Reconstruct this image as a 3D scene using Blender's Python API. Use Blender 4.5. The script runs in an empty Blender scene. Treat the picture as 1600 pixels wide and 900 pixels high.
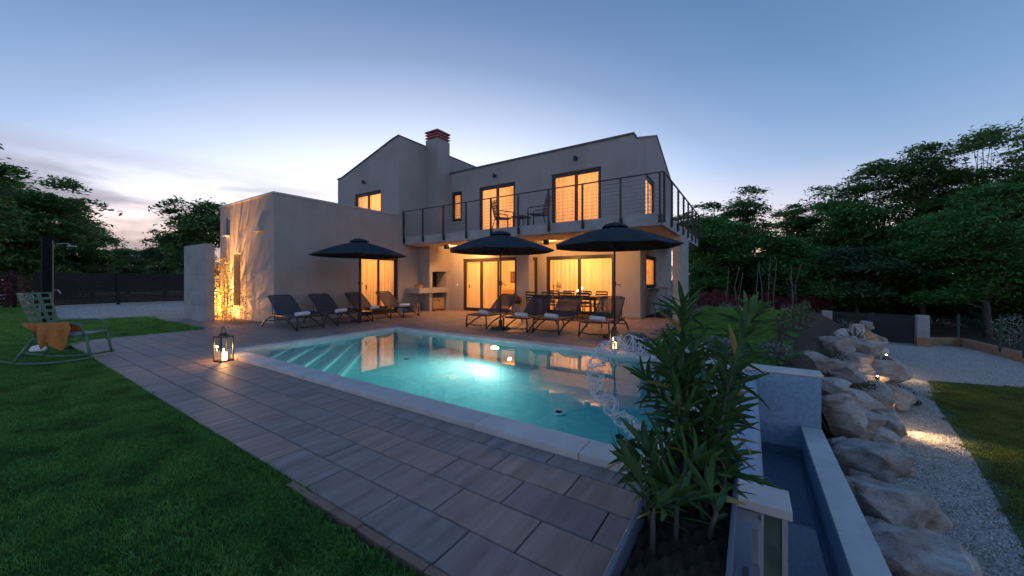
import bpy, bmesh, math, random
import numpy as np
from mathutils import Vector, Matrix
random.seed(7); rng = np.random.default_rng(11)
sc = bpy.context.scene
col = sc.collection
R = math.radians
# ------------------------------------------------------------------ camera
YAW = math.atan2(372, 564)
CAMH = 1.30
FW = (-math.sin(YAW), math.cos(YAW)); RT = (math.cos(YAW), math.sin(YAW))
cam = bpy.data.objects.new('camera', bpy.data.cameras.new('camera'))
col.objects.link(cam)
cam.location = (0, 0, CAMH)
cam.rotation_euler = (R(90), 0, YAW)
cam.data.sensor_width = 36; cam.data.lens = 564 / 1600 * 36
cam.data.shift_y = -12.5 / 1600
cam.data.clip_start = 0.05; cam.data.clip_end = 3000
sc.camera = cam
# ------------------------------------------------------------------ dusk sky
GLOW = Vector((-0.70, 0.71, 0.10)).normalized()
world = bpy.data.worlds.new('World'); sc.world = world; world.use_nodes = True
def build_world():
    nt = world.node_tree; N = nt.nodes; L = nt.links; N.clear()
    out = N.new('ShaderNodeOutputWorld'); bg = N.new('ShaderNodeBackground')
    tc = N.new('ShaderNodeTexCoord')
    def vm(op, a, b=None):
        n = N.new('ShaderNodeVectorMath'); n.operation = op
        L.new(a, n.inputs[0])
        if b is not None:
            if isinstance(b, tuple): n.inputs[1].default_value = b
            else: L.new(b, n.inputs[1])
        return n
    def mth(op, a, b=None, clamp=False):
        n = N.new('ShaderNodeMath'); n.operation = op; n.use_clamp = clamp
        for i, v in enumerate((a, b)):
            if v is None: continue
            if isinstance(v, (int, float)): n.inputs[i].default_value = v
            else: L.new(v, n.inputs[i])
        return n.outputs[0]
    def ramp(fac, pts):
        n = N.new('ShaderNodeValToRGB'); L.new(fac, n.inputs[0]); cr = n.color_ramp
        cr.interpolation = 'EASE' if len(pts) < 3 else 'LINEAR'
        while len(cr.elements) < len(pts): cr.elements.new(0.5)
        for e, (p, c) in zip(cr.elements, pts): e.position = p; e.color = (*c, 1)
        return n.outputs[0]
    def mix(fac, a, b, mode='MIX'):
        n = N.new('ShaderNodeMix'); n.data_type = 'RGBA'; n.blend_type = mode
        for k, v in ((0, fac), (6, a), (7, b)):
            if isinstance(v, (int, float)): n.inputs[k].default_value = v
            elif isinstance(v, tuple): n.inputs[k].default_value = (*v, 1)
            else: L.new(v, n.inputs[k])
        return n.outputs[2]
    d = vm('NORMALIZE', tc.outputs['Generated']).outputs[0]
    sep = N.new('ShaderNodeSeparateXYZ'); L.new(d, sep.inputs[0])
    z = mth('MAXIMUM', sep.outputs[2], 0.0)
    base = ramp(z, [(0.0, (.45, .36, .38)), (.06, (.36, .35, .42)), (.16, (.215, .28, .40)), (.25, (.122, .195, .325)),
                    (.34, (.083, .152, .280)), (.45, (.055, .116, .232)), (.62, (.036, .084, .188)), (1.0, (.034, .078, .174))])
    sq = vm('NORMALIZE', vm('MULTIPLY', d, (1, 1, 2.2)).outputs[0]).outputs[0]
    t = vm('DOT_PRODUCT', sq, tuple(GLOW)).outputs['Value']
    g = ramp(t, [(.50, (0, 0, 0)), (.60, (.018, .018, .022)), (.68, (.05, .05, .058)), (.78, (.15, .145, .15)), (.88, (.29, .272, .255)), (.95, (.45, .415, .375)), (1.0, (.58, .53, .47))])
    sky = mix(1.0, base, g, 'ADD')
    # warm band low on the horizon round the afterglow
    low = ramp(z, [(0.0, (1, 1, 1)), (.09, (.7, .7, .7)), (.17, (.2, .2, .2)), (.27, (0, 0, 0))])
    near = ramp(t, [(.15, (0, 0, 0)), (.75, (1, 1, 1))])
    wf = mth('MULTIPLY', low, near)
    sky = mix(mth('MULTIPLY', wf, .85), sky, (.44, .275, .20))
    # thin grey-violet streaks of cloud, low in the west-south-west
    st = vm('MULTIPLY', d, (1.7, 1.7, 10.0)).outputs[0]
    nz = N.new('ShaderNodeTexNoise'); L.new(st, nz.inputs['Vector']); nz.inputs['Scale'].default_value = 1.6
    nz.inputs['Detail'].default_value = 6; nz.inputs['Roughness'].default_value = .55; nz.inputs['Distortion'].default_value = .4
    cl = ramp(nz.outputs['Fac'], [(.33, (0, 0, 0)), (.56, (1, 1, 1))])
    CD = Vector((-.985, .10, .16)).normalized()
    cm = ramp(vm('DOT_PRODUCT', vm('NORMALIZE', vm('MULTIPLY', d, (1, 1, 1.5)).outputs[0]).outputs[0], tuple(CD)).outputs['Value'],
              [(.74, (0, 0, 0)), (.93, (1, 1, 1))])
    zb_ = ramp(z, [(.0, (.6, .6, .6)), (.10, (1, 1, 1)), (.17, (.9, .9, .9)), (.25, (0, 0, 0))])
    cf = mth('MULTIPLY', mth('MULTIPLY', mth('MULTIPLY', cl, cm), zb_), .9)
    sky = mix(cf, sky, (.088, .095, .142))
    # the real atmosphere underneath, sun just under the horizon
    ns = N.new('ShaderNodeTexSky'); ns.sky_type = 'NISHITA'; ns.sun_disc = False
    ns.sun_elevation = R(1.0); ns.sun_rotation = math.atan2(GLOW.x, GLOW.y); ns.air_density = 1.0; ns.dust_density = .6
    sky = mix(1.0, sky, (1.06, 1.0, .95), 'MULTIPLY')
    nsd = mix(1.0, ns.outputs[0], (.012, .012, .012), 'MULTIPLY')
    sky = mix(1.0, sky, nsd, 'ADD')
    L.new(sky, bg.inputs[0]); bg.inputs[1].default_value = .50
    L.new(bg.outputs[0], out.inputs[0])
build_world()
# the sun has set: only a very weak, very soft afterglow lamp
sun = bpy.data.objects.new('sun', bpy.data.lights.new('sun', 'SUN')); col.objects.link(sun)
sun.data.energy = 0.12; sun.data.angle = R(40); sun.data.color = (1.0, .85, .75)
sun.rotation_euler = Vector((GLOW.x, GLOW.y, .16)).to_track_quat('Z', 'Y').to_euler()
sc.view_settings.view_transform = 'Standard'; sc.view_settings.look = 'None'
sc.view_settings.exposure = 2.25; sc.view_settings.gamma = 1.0; sc.view_settings.use_curve_mapping = False
sc.render.engine = 'CYCLES'
cy = sc.cycles
cy.use_denoising = True
try: cy.denoiser = 'OPENIMAGEDENOISE'
except Exception: pass
cy.use_adaptive_sampling = True; cy.adaptive_threshold = .015
cy.max_bounces = 9; cy.diffuse_bounces = 4; cy.glossy_bounces = 4; cy.transmission_bounces = 8; cy.transparent_max_bounces = 12
cy.sample_clamp_indirect = 4.0; cy.caustics_reflective = False; cy.caustics_refractive = True; cy.blur_glossy = .5

# ------------------------------------------------------------------ picture helpers (only to find real places)
def ray(x, y):
    u = (x - 800) / 564.; v = (437.5 - y) / 564.
    return Vector((FW[0] + u * RT[0], FW[1] + u * RT[1], v))
def GP(x, y, z=0):
    r = ray(x, y); t = (z - CAMH) / r.z; return Vector((r.x * t, r.y * t, z))
def PD(x, y, d):
    r = ray(x, y); return Vector((r.x * d, r.y * d, CAMH + r.z * d))
def depth(p): return p[0] * FW[0] + p[1] * FW[1]
# ------------------------------------------------------------------ materials
MATS = {}
def nodes(m):
    m.use_nodes = True; nt = m.node_tree; nt.nodes.clear(); return nt
def pmat(name, c1, c2=None, scale=6., rough=.7, bump=0., bscale=40., metal=0., stretch=(1, 1, 1), detail=5, spec=.4,
         island=0., objrand=0., c3=None, sheen=0., coord='Object', bdist=.01, transl=0., contrast=(.35, .65)):
    if name in MATS: return MATS[name]
    m = bpy.data.materials.new(name); MATS[name] = m
    nt = nodes(m); N = nt.nodes; L = nt.links
    out = N.new('ShaderNodeOutputMaterial'); b = N.new('ShaderNodeBsdfPrincipled')
    b.inputs['Roughness'].default_value = rough; b.inputs['Metallic'].default_value = metal
    b.inputs['Specular IOR Level'].default_value = spec
    tc = N.new('ShaderNodeTexCoord'); mp = N.new('ShaderNodeMapping'); mp.inputs['Scale'].default_value = stretch
    L.new(tc.outputs[coord], mp.inputs[0]); vec = mp.outputs[0]
    if objrand:
        oi = N.new('ShaderNodeObjectInfo'); ad = N.new('ShaderNodeVectorMath'); ad.operation = 'ADD'
        sm = N.new('ShaderNodeMath'); sm.operation = 'MULTIPLY'; sm.inputs[1].default_value = 57.
        L.new(oi.outputs['Random'], sm.inputs[0]); L.new(vec, ad.inputs[0]); L.new(sm.outputs[0], ad.inputs[1]); vec = ad.outputs[0]
    colr = None
    if c2 is not None:
        nz = N.new('ShaderNodeTexNoise'); nz.inputs['Scale'].default_value = scale; nz.inputs['Detail'].default_value = detail
        L.new(vec, nz.inputs['Vector'])
        cr = N.new('ShaderNodeValToRGB'); cr.color_ramp.elements[0].position = contrast[0]; cr.color_ramp.elements[1].position = contrast[1]
        cr.color_ramp.elements[0].color = (*c1, 1); cr.color_ramp.elements[1].color = (*c2, 1)
        if c3 is not None:
            e = cr.color_ramp.elements.new((contrast[0] + contrast[1]) / 2); e.color = (*c3, 1)
        L.new(nz.outputs['Fac'], cr.inputs[0]); colr = cr.outputs[0]
    def vary(src, amount, sock):
        hs = N.new('ShaderNodeHueSaturation'); mr = N.new('ShaderNodeMapRange')
        mr.inputs[3].default_value = 1 - amount; mr.inputs[4].default_value = 1 + amount
        L.new(sock, mr.inputs[0]); L.new(mr.outputs[0], hs.inputs['Value'])
        if src is None: hs.inputs['Color'].default_value = (*c1, 1)
        else: L.new(src, hs.inputs['Color'])
        return hs.outputs[0]
    if island:
        ge = N.new('ShaderNodeNewGeometry'); colr = vary(colr, island, ge.outputs['Random Per Island'])
    if objrand:
        colr = vary(colr, objrand, oi.outputs['Random'])
    if colr is None: b.inputs['Base Color'].default_value = (*c1, 1)
    else: L.new(colr, b.inputs['Base Color'])
    if bump:
        nb = N.new('ShaderNodeTexNoise'); nb.inputs['Scale'].default_value = bscale; nb.inputs['Detail'].default_value = 4
        L.new(vec, nb.inputs['Vector'])
        bp = N.new('ShaderNodeBump'); bp.inputs['Strength'].default_value = bump; bp.inputs['Distance'].default_value = bdist
        L.new(nb.outputs['Fac'], bp.inputs['Height']); L.new(bp.outputs[0], b.inputs['Normal'])
    surf = b.outputs[0]
    if transl:
        tr = N.new('ShaderNodeBsdfTranslucent'); mx = N.new('ShaderNodeMixShader'); mx.inputs[0].default_value = transl
        if colr is None: tr.inputs[0].default_value = (*c1, 1)
        else: L.new(colr, tr.inputs[0])
        L.new(surf, mx.inputs[1]); L.new(tr.outputs[0], mx.inputs[2]); surf = mx.outputs[0]
    L.new(surf, out.inputs[0])
    return m
def emat(name, c, s):
    if name in MATS: return MATS[name]
    m = bpy.data.materials.new(name); MATS[name] = m; nt = nodes(m)
    o = nt.nodes.new('ShaderNodeOutputMaterial'); e = nt.nodes.new('ShaderNodeEmission')
    e.inputs[0].default_value = (*c, 1); e.inputs[1].default_value = s * .74; nt.links.new(e.outputs[0], o.inputs[0]); return m
def glassmat(name, tint=(1, 1, 1), ior=1.5, rough=0.):
    m = bpy.data.materials.new(name); MATS[name] = m; nt = nodes(m); N = nt.nodes; L = nt.links
    o = N.new('ShaderNodeOutputMaterial'); mx = N.new('ShaderNodeMixShader'); fr = N.new('ShaderNodeFresnel'); fr.inputs[0].default_value = ior
    t = N.new('ShaderNodeBsdfTransparent'); t.inputs[0].default_value = (*tint, 1)
    g = N.new('ShaderNodeBsdfGlossy'); g.inputs['Roughness'].default_value = rough
    ge = N.new('ShaderNodeNewGeometry'); iv = N.new('ShaderNodeMath'); iv.operation = 'SUBTRACT'; iv.inputs[0].default_value = 1; L.new(ge.outputs['Backfacing'], iv.inputs[1])
    ml = N.new('ShaderNodeMath'); ml.operation = 'MULTIPLY'; L.new(fr.outputs[0], ml.inputs[0]); L.new(iv.outputs[0], ml.inputs[1])
    L.new(ml.outputs[0], mx.inputs[0]); L.new(t.outputs[0], mx.inputs[1]); L.new(g.outputs[0], mx.inputs[2]); L.new(mx.outputs[0], o.inputs[0]); return m
def meshfabric(name, c, see):
    m = bpy.data.materials.new(name); MATS[name] = m; nt = nodes(m); N = nt.nodes; L = nt.links
    o = N.new('ShaderNodeOutputMaterial'); mx = N.new('ShaderNodeMixShader'); mx.inputs[0].default_value = see
    b = N.new('ShaderNodeBsdfPrincipled'); b.inputs['Base Color'].default_value = (*c, 1); b.inputs['Roughness'].default_value = .65
    t = N.new('ShaderNodeBsdfTransparent')
    L.new(b.outputs[0], mx.inputs[1]); L.new(t.outputs[0], mx.inputs[2]); L.new(mx.outputs[0], o.inputs[0]); return m
def curtainmat(name):
    m = bpy.data.materials.new(name); MATS[name] = m; nt = nodes(m); N = nt.nodes; L = nt.links
    o = N.new('ShaderNodeOutputMaterial'); mx = N.new('ShaderNodeMixShader'); mx.inputs[0].default_value = .62
    d = N.new('ShaderNodeBsdfDiffuse'); d.inputs[0].default_value = (.78, .70, .58, 1)
    t = N.new('ShaderNodeBsdfTranslucent'); t.inputs[0].default_value = (.82, .70, .52, 1)
    tc = N.new('ShaderNodeTexCoord'); wv = N.new('ShaderNodeTexNoise'); wv.inputs['Scale'].default_value = 3.
    mp = N.new('ShaderNodeMapping'); mp.inputs['Scale'].default_value = (9, 9, .15)
    L.new(tc.outputs['Object'], mp.inputs[0]); L.new(mp.outputs[0], wv.inputs['Vector'])
    cr = N.new('ShaderNodeValToRGB'); cr.color_ramp.elements[0].position = .3; cr.color_ramp.elements[1].position = .7
    cr.color_ramp.elements[0].color = (.66, .55, .40, 1); cr.color_ramp.elements[1].color = (.88, .78, .60, 1)
    L.new(wv.outputs['Fac'], cr.inputs[0]); L.new(cr.outputs[0], t.inputs[0])
    L.new(d.outputs[0], mx.inputs[1]); L.new(t.outputs[0], mx.inputs[2]); L.new(mx.outputs[0], o.inputs[0]); return m

def plaster_material():
    m = bpy.data.materials.new('grey_plaster'); nt = nodes(m); N = nt.nodes; L = nt.links
    o = N.new('ShaderNodeOutputMaterial'); b = N.new('ShaderNodeBsdfPrincipled'); b.inputs['Roughness'].default_value = .92; b.inputs['Specular IOR Level'].default_value = .2
    ge = N.new('ShaderNodeNewGeometry')
    def nz(scale, st, det=6, rough=.6):
        mp = N.new('ShaderNodeMapping'); mp.inputs['Scale'].default_value = st; L.new(ge.outputs['Position'], mp.inputs[0])
        n = N.new('ShaderNodeTexNoise'); n.inputs['Scale'].default_value = scale; n.inputs['Detail'].default_value = det; n.inputs['Roughness'].default_value = rough; L.new(mp.outputs[0], n.inputs['Vector']); return n.outputs['Fac']
    def rp(f, a, ca, c_, cc):
        r = N.new('ShaderNodeValToRGB'); L.new(f, r.inputs[0]); e = r.color_ramp.elements; e[0].position = a; e[0].color = (*ca, 1); e[1].position = c_; e[1].color = (*cc, 1); return r.outputs[0]
    def mul(a, c_, f):
        x = N.new('ShaderNodeMix'); x.data_type = 'RGBA'; x.blend_type = 'MULTIPLY'; x.inputs[0].default_value = f; L.new(a, x.inputs[6]); L.new(c_, x.inputs[7]); return x.outputs[2]
    c = rp(nz(.9, (1, 1, 1), 8), .3, (.365, .333, .312), .7, (.43, .398, .375))
    c = mul(c, rp(nz(3.2, (1, 1, .10), 5), .34, (.86, .85, .84), .56, (1, 1, 1)), .42)
    c = mul(c, rp(nz(60, (1, 1, 1), 3), .3, (.90, .90, .90), .6, (1.03, 1.03, 1.03)), .8)
    L.new(c, b.inputs['Base Color'])
    bp = N.new('ShaderNodeBump'); bp.inputs['Strength'].default_value = .5; bp.inputs['Distance'].default_value = .006; L.new(nz(110, (1, 1, 1), 4), bp.inputs['Height']); L.new(bp.outputs[0], b.inputs['Normal'])
    L.new(b.outputs[0], o.inputs[0]); return m
PLASTER = plaster_material()
CONC = pmat('concrete', (.33, .33, .33), (.42, .42, .41), 2.5, .85, .25, 60, spec=.25, bdist=.004)
SOFFIT = pmat('soffit_plaster', (.55, .50, .44), (.60, .55, .49), 2, .9)
METAL_D = pmat('dark_metal', (.025, .026, .03), rough=.45, spec=.5)
FRAME = pmat('window_frame_metal', (.035, .03, .028), rough=.4, spec=.5)
TRIM = pmat('roof_trim', (.45, .46, .48), rough=.4, metal=.3)
ROOF = pmat('roof_metal', (.10, .10, .11), (.13, .13, .14), 3, .5)
GLASS = glassmat('window_glass', (.97, .98, .97))
CURT = curtainmat('sheer_curtain')
ROOMW = pmat('room_paint', (.72, .66, .56), rough=.9)
WOODF = pmat('oak_floor', (.30, .20, .12), (.38, .26, .16), 4, .5, stretch=(1, 8, 1))
BRICKR = pmat('chimney_brick', (.46, .14, .15), (.54, .19, .19), 5, .85, .3, 60)
COPE = pmat('coping_stone', (.50, .475, .455), (.62, .60, .58), 3.0, .7, .2, 90, objrand=.06, c3=(.56, .52, .50), bdist=.003)
POOLT = pmat('pool_mosaic', (.36, .60, .61), (.46, .69, .69), 9, .45, .15, 80)
BASINT = pmat('basin_mosaic', (.20, .30, .42), (.27, .38, .50), 26, .5, .3, 120, detail=2)
EDGET = pmat('step_edge_tile', (.80, .86, .84), rough=.4)
SOIL = pmat('soil', (.035, .02, .014), (.075, .042, .03), 9, .95, .9, 30, bdist=.03)
BED = pmat('paving_bed', (.03, .028, .027), (.05, .047, .045), 20, .95)
BRICKE = pmat('edging_brick', (.22, .13, .10), (.30, .19, .15), 6, .9, .3, 60, objrand=.1)
BLACKF = pmat('sling_frame', (.022, .022, .024), rough=.4, spec=.5)
SLING = meshfabric('sling_fabric', (.028, .042, .06), .16)
TOWEL = pmat('towel', (.72, .72, .78), (.80, .80, .85), 30, .95, .5, 200)
CANOPY = pmat('parasol_fabric', (.022, .034, .05), (.028, .042, .060), 5, .85, .1, 300, spec=.2)
GREENP = pmat('green_plastic', (.085, .18, .13), (.10, .20, .145), 4, .45, spec=.4)
DKCHAIR = pmat('dark_chair_plastic', (.03, .036, .04), rough=.5)
BLANKET = pmat('ochre_blanket', (.46, .19, .05), (.54, .235, .07), 40, .95, .5, 260, sheen=.3)
CUSHION = pmat('grey_cushion', (.36, .37, .42), rough=.9)
WHITEW = pmat('white_wicker', (.78, .79, .82), rough=.5)
TERRA = pmat('pot_clay', (.24, .20, .18), (.30, .25, .23), 8, .85, .2, 60)
WOODC = pmat('crate_wood', (.42, .27, .14), (.50, .34, .19), 6, .75, stretch=(1, 6, 6))
SLATW = pmat('fence_slat', (.016, .012, .012), (.024, .018, .018), 5, .7, stretch=(1, 1, 8), objrand=.12)
GATEM = pmat('gate_metal', (.016, .019, .026), rough=.5, objrand=.08)
TCOTTA = pmat('low_wall_render', (.36, .20, .12), (.44, .26, .16), 3, .9, .3, 50)
BARK = pmat('bark', (.07, .055, .045), (.12, .10, .085), 8, .95, .8, 30, stretch=(1, 1, .3), bdist=.02)
PALEBARK = pmat('dry_stem', (.17, .15, .12), (.23, .21, .17), 8, .9)
CANDLE = emat('candle_wax_glow', (1.0, .42, .12), 3.0)
FLAME = emat('flame', (1.0, .62, .22), 40.)
WHITEP = pmat('white_plastic', (.75, .75, .75), rough=.5)
PLANTERM = pmat('planter_zinc', (.10, .125, .165), (.13, .155, .20), 6, .45, .1, 60, spec=.5)
def rock_material():
    m = bpy.data.materials.new('limestone'); nt = nodes(m); N = nt.nodes; L = nt.links
    o = N.new('ShaderNodeOutputMaterial'); b = N.new('ShaderNodeBsdfPrincipled'); b.inputs['Roughness'].default_value = .92; b.inputs['Specular IOR Level'].default_value = .2
    ge = N.new('ShaderNodeNewGeometry'); oi = N.new('ShaderNodeObjectInfo')
    def nz(scale, det, st=(1, 1, 1), rough=.6, dist=0.):
        mp = N.new('ShaderNodeMapping'); mp.inputs['Scale'].default_value = st; L.new(ge.outputs['Position'], mp.inputs[0])
        n = N.new('ShaderNodeTexNoise'); n.inputs['Scale'].default_value = scale; n.inputs['Detail'].default_value = det; n.inputs['Roughness'].default_value = rough; n.inputs['Distortion'].default_value = dist
        L.new(mp.outputs[0], n.inputs['Vector']); return n.outputs['Fac']
    def rp(f, pts):
        r = N.new('ShaderNodeValToRGB'); L.new(f, r.inputs[0]); e = r.color_ramp.elements
        while len(e) < len(pts): e.new(.5)
        for q, (p, c) in zip(e, pts): q.position = p; q.color = (*c, 1)
        return r.outputs[0]
    def mul(a, bb, f=1.):
        x = N.new('ShaderNodeMix'); x.data_type = 'RGBA'; x.blend_type = 'MULTIPLY'; x.inputs[0].default_value = f; L.new(a, x.inputs[6]); L.new(bb, x.inputs[7]); return x.outputs[2]
    c = rp(nz(2.2, 8, (1, 1, 1.6), .62, .6), [(.30, (.46, .29, .22)), (.44, (.58, .45, .38)), (.56, (.70, .62, .56)), (.70, (.80, .76, .71))])
    c = mul(c, rp(nz(9, 8, (1, 1, 2.5), .7), [(.30, (.55, .52, .50)), (.52, (1, 1, 1))]), .85)
    c = mul(c, rp(nz(45, 4), [(.3, (.72, .72, .72)), (.6, (1.05, 1.05, 1.05))]), .7)
    tv = N.new('ShaderNodeHueSaturation'); mr = N.new('ShaderNodeMapRange'); mr.inputs[3].default_value = .72; mr.inputs[4].default_value = 1.08; L.new(oi.outputs['Random'], mr.inputs[0]); L.new(mr.outputs[0], tv.inputs['Value']); L.new(c, tv.inputs['Color'])
    L.new(tv.outputs[0], b.inputs['Base Color'])
    ad = N.new('ShaderNodeMath'); ad.operation = 'MULTIPLY_ADD'; L.new(nz(30, 6, (1, 1, 2), .7), ad.inputs[0]); ad.inputs[1].default_value = .3; L.new(nz(6, 8, (1, 1, 2.6), .68, .4), ad.inputs[2])
    bp = N.new('ShaderNodeBump'); bp.inputs['Strength'].default_value = 1; bp.inputs['Distance'].default_value = .07; L.new(ad.outputs[0], bp.inputs['Height']); L.new(bp.outputs[0], b.inputs['Normal'])
    L.new(b.outputs[0], o.inputs[0]); return m
ROCK = rock_material()
def leafmat(name, c1, c2, tr=.40, isl=.35, rough=.55):
    return pmat(name, c1, c2, .6, rough, island=isl, transl=tr, spec=.35, coord='Object')
L_FOREST = leafmat('leaf_forest', (.075, .175, .052), (.135, .250, .076))
L_BRIGHT = leafmat('leaf_locust', (.080, .220, .058), (.120, .290, .080))
L_DARK = leafmat('leaf_dark', (.062, .135, .060), (.105, .190, .082))
L_OLE = leafmat('leaf_oleander', (.042, .105, .030), (.075, .155, .044), .2, .30, .38)
L_YEL = leafmat('leaf_yellowing', (.30, .25, .07), (.36, .22, .08), .2, .25)
L_RED = leafmat('leaf_barberry', (.12, .025, .036), (.19, .042, .055), .2)
L_BAMB = leafmat('leaf_bamboo', (.22, .20, .06), (.30, .26, .09), .3)
L_GREY = leafmat('leaf_lavender', (.13, .17, .15), (.19, .23, .20), .2)
def grassmat(name, c1, c2, c3):
    m = bpy.data.materials.new(name); nt = nodes(m); N = nt.nodes; L = nt.links
    o = N.new('ShaderNodeOutputMaterial'); b = N.new('ShaderNodeBsdfPrincipled'); b.inputs['Roughness'].default_value = .6; b.inputs['Specular IOR Level'].default_value = .3
    ge = N.new('ShaderNodeNewGeometry'); n = N.new('ShaderNodeTexNoise'); n.inputs['Scale'].default_value = 2.6; n.inputs['Detail'].default_value = 6; n.inputs['Roughness'].default_value = .65; L.new(ge.outputs['Position'], n.inputs['Vector'])
    r = N.new('ShaderNodeValToRGB'); e = r.color_ramp.elements; e[0].position = .32; e[0].color = (*c1, 1); e[1].position = .70; e[1].color = (*c3, 1); q = e.new(.5); q.color = (*c2, 1); q = e.new(.36); q.color = (c1[0] * .8, c1[1] * 1.05, c1[2], 1); L.new(n.outputs['Fac'], r.inputs[0])
    hs = N.new('ShaderNodeHueSaturation'); mr = N.new('ShaderNodeMapRange'); mr.inputs[3].default_value = .45; mr.inputs[4].default_value = 1.6; L.new(ge.outputs['Random Per Island'], mr.inputs[0]); L.new(mr.outputs[0], hs.inputs['Value']); L.new(r.outputs[0], hs.inputs['Color'])
    L.new(hs.outputs[0], b.inputs['Base Color']); t = N.new('ShaderNodeBsdfTranslucent'); L.new(hs.outputs[0], t.inputs[0]); mx = N.new('ShaderNodeMixShader'); mx.inputs[0].default_value = .25
    L.new(b.outputs[0], mx.inputs[1]); L.new(t.outputs[0], mx.inputs[2]); L.new(mx.outputs[0], o.inputs[0]); return m
L_GRASS = grassmat('grass_blade', (.110, .175, .045), (.130, .320, .066), (.220, .410, .100))
L_GRASSD = grassmat('grass_blade_dry', (.150, .125, .050), (.160, .225, .050), (.260, .290, .070))
L_COVER = leafmat('leaf_groundcover', (.035, .07, .04), (.06, .10, .055), .2)
L_AGAVE = leafmat('leaf_agave', (.12, .17, .13), (.17, .21, .14), .05, .1)
L_VINE = leafmat('leaf_vine', (.075, .14, .045), (.11, .18, .06), .25)
def paving_material():
    m = bpy.data.materials.new('paving_slab'); nt = nodes(m); N = nt.nodes; L = nt.links
    o = N.new('ShaderNodeOutputMaterial'); b = N.new('ShaderNodeBsdfPrincipled'); b.inputs['Roughness'].default_value = .55
    b.inputs['Specular IOR Level'].default_value = .35
    ge = N.new('ShaderNodeNewGeometry'); mp = N.new('ShaderNodeMapping'); mp.inputs['Scale'].default_value = (9.0, 1.1, 1); mp.inputs['Rotation'].default_value = (0, 0, .05)
    oi = N.new('ShaderNodeObjectInfo'); cb = N.new('ShaderNodeAttribute'); cb.attribute_name = 'tone'
    addr = N.new('ShaderNodeMath'); L.new(oi.outputs['Random'], addr.inputs[0]); L.new(cb.outputs['Fac'], addr.inputs[1])
    fr = N.new('ShaderNodeMath'); fr.operation = 'FRACT'; L.new(addr.outputs[0], fr.inputs[0]); rnd = fr.outputs[0]
    off = N.new('ShaderNodeVectorMath'); off.operation = 'ADD'; ms = N.new('ShaderNodeMath'); ms.operation = 'MULTIPLY'; ms.inputs[1].default_value = 40
    L.new(rnd, ms.inputs[0]); L.new(ge.outputs['Position'], mp.inputs[0]); L.new(mp.outputs[0], off.inputs[0]); L.new(ms.outputs[0], off.inputs[1])
    nz = N.new('ShaderNodeTexNoise'); nz.inputs['Scale'].default_value = 1.3; nz.inputs['Detail'].default_value = 7; nz.inputs['Roughness'].default_value = .62
    L.new(off.outputs[0], nz.inputs['Vector'])
    cr = N.new('ShaderNodeValToRGB'); e = cr.color_ramp.elements; e[0].position = .24; e[0].color = (.165, .130, .118, 1); e[1].position = .80; e[1].color = (.40, .325, .29, 1)
    x = e.new(.5); x.color = (.27, .216, .195, 1); L.new(nz.outputs['Fac'], cr.inputs[0])
    tint = N.new('ShaderNodeValToRGB'); t = tint.color_ramp.elements; t[0].position = 0; t[0].color = (.80, .80, .88, 1); t[1].position = 1; t[1].color = (1.12, 1.0, .93, 1)
    q = t.new(.12); q.color = (.92, .94, 1.0, 1); q = t.new(.55); q.color = (1.0, .96, .96, 1); q = t.new(.85); q.color = (1.18, 1.03, .95, 1)
    L.new(rnd, tint.inputs[0])
    mx = N.new('ShaderNodeMix'); mx.data_type = 'RGBA'; mx.blend_type = 'MULTIPLY'; mx.inputs[0].default_value = 1
    L.new(cr.outputs[0], mx.inputs[6]); L.new(tint.outputs[0], mx.inputs[7]); L.new(mx.outputs[2], b.inputs['Base Color'])
    nb = N.new('ShaderNodeTexNoise'); nb.inputs['Scale'].default_value = 120; L.new(ge.outputs['Position'], nb.inputs['Vector'])
    bp = N.new('ShaderNodeBump'); bp.inputs['Strength'].default_value = .25; bp.inputs['Distance'].default_value = .003
    L.new(nb.outputs['Fac'], bp.inputs['Height']); L.new(bp.outputs[0], b.inputs['Normal'])
    L.new(b.outputs[0], o.inputs[0]); return m
PAVE = paving_material()
def gravel_material():
    m = bpy.data.materials.new('gravel'); nt = nodes(m); N = nt.nodes; L = nt.links
    o = N.new('ShaderNodeOutputMaterial'); b = N.new('ShaderNodeBsdfPrincipled'); b.inputs['Roughness'].default_value = .9
    ge = N.new('ShaderNodeNewGeometry'); v = N.new('ShaderNodeTexVoronoi'); v.inputs['Scale'].default_value = 48
    L.new(ge.outputs['Position'], v.inputs['Vector'])
    hs = N.new('ShaderNodeValToRGB'); e = hs.color_ramp.elements; e[0].color = (.30, .265, .235, 1); e[1].color = (.68, .62, .56, 1)
    sp = N.new('ShaderNodeSeparateColor'); L.new(v.outputs['Color'], sp.inputs[0]); L.new(sp.outputs[0], hs.inputs[0])
    n2 = N.new('ShaderNodeTexNoise'); n2.inputs['Scale'].default_value = 1.5; L.new(ge.outputs['Position'], n2.inputs['Vector'])
    mr = N.new('ShaderNodeMapRange'); mr.inputs[3].default_value = .7; mr.inputs[4].default_value = 1.2; L.new(n2.outputs['Fac'], mr.inputs[0])
    mx = N.new('ShaderNodeMix'); mx.data_type = 'RGBA'; mx.blend_type = 'MULTIPLY'; mx.inputs[0].default_value = 1
    L.new(hs.outputs[0], mx.inputs[6]); L.new(mr.outputs[0], mx.inputs[7]); L.new(mx.outputs[2], b.inputs['Base Color'])
    bp = N.new('ShaderNodeBump'); bp.invert = True; bp.inputs['Strength'].default_value = 1; bp.inputs['Distance'].default_value = .02
    L.new(v.outputs['Distance'], bp.inputs['Height']); L.new(bp.outputs[0], b.inputs['Normal'])
    L.new(b.outputs[0], o.inputs[0]); return m
GRAVEL = gravel_material()
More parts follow.
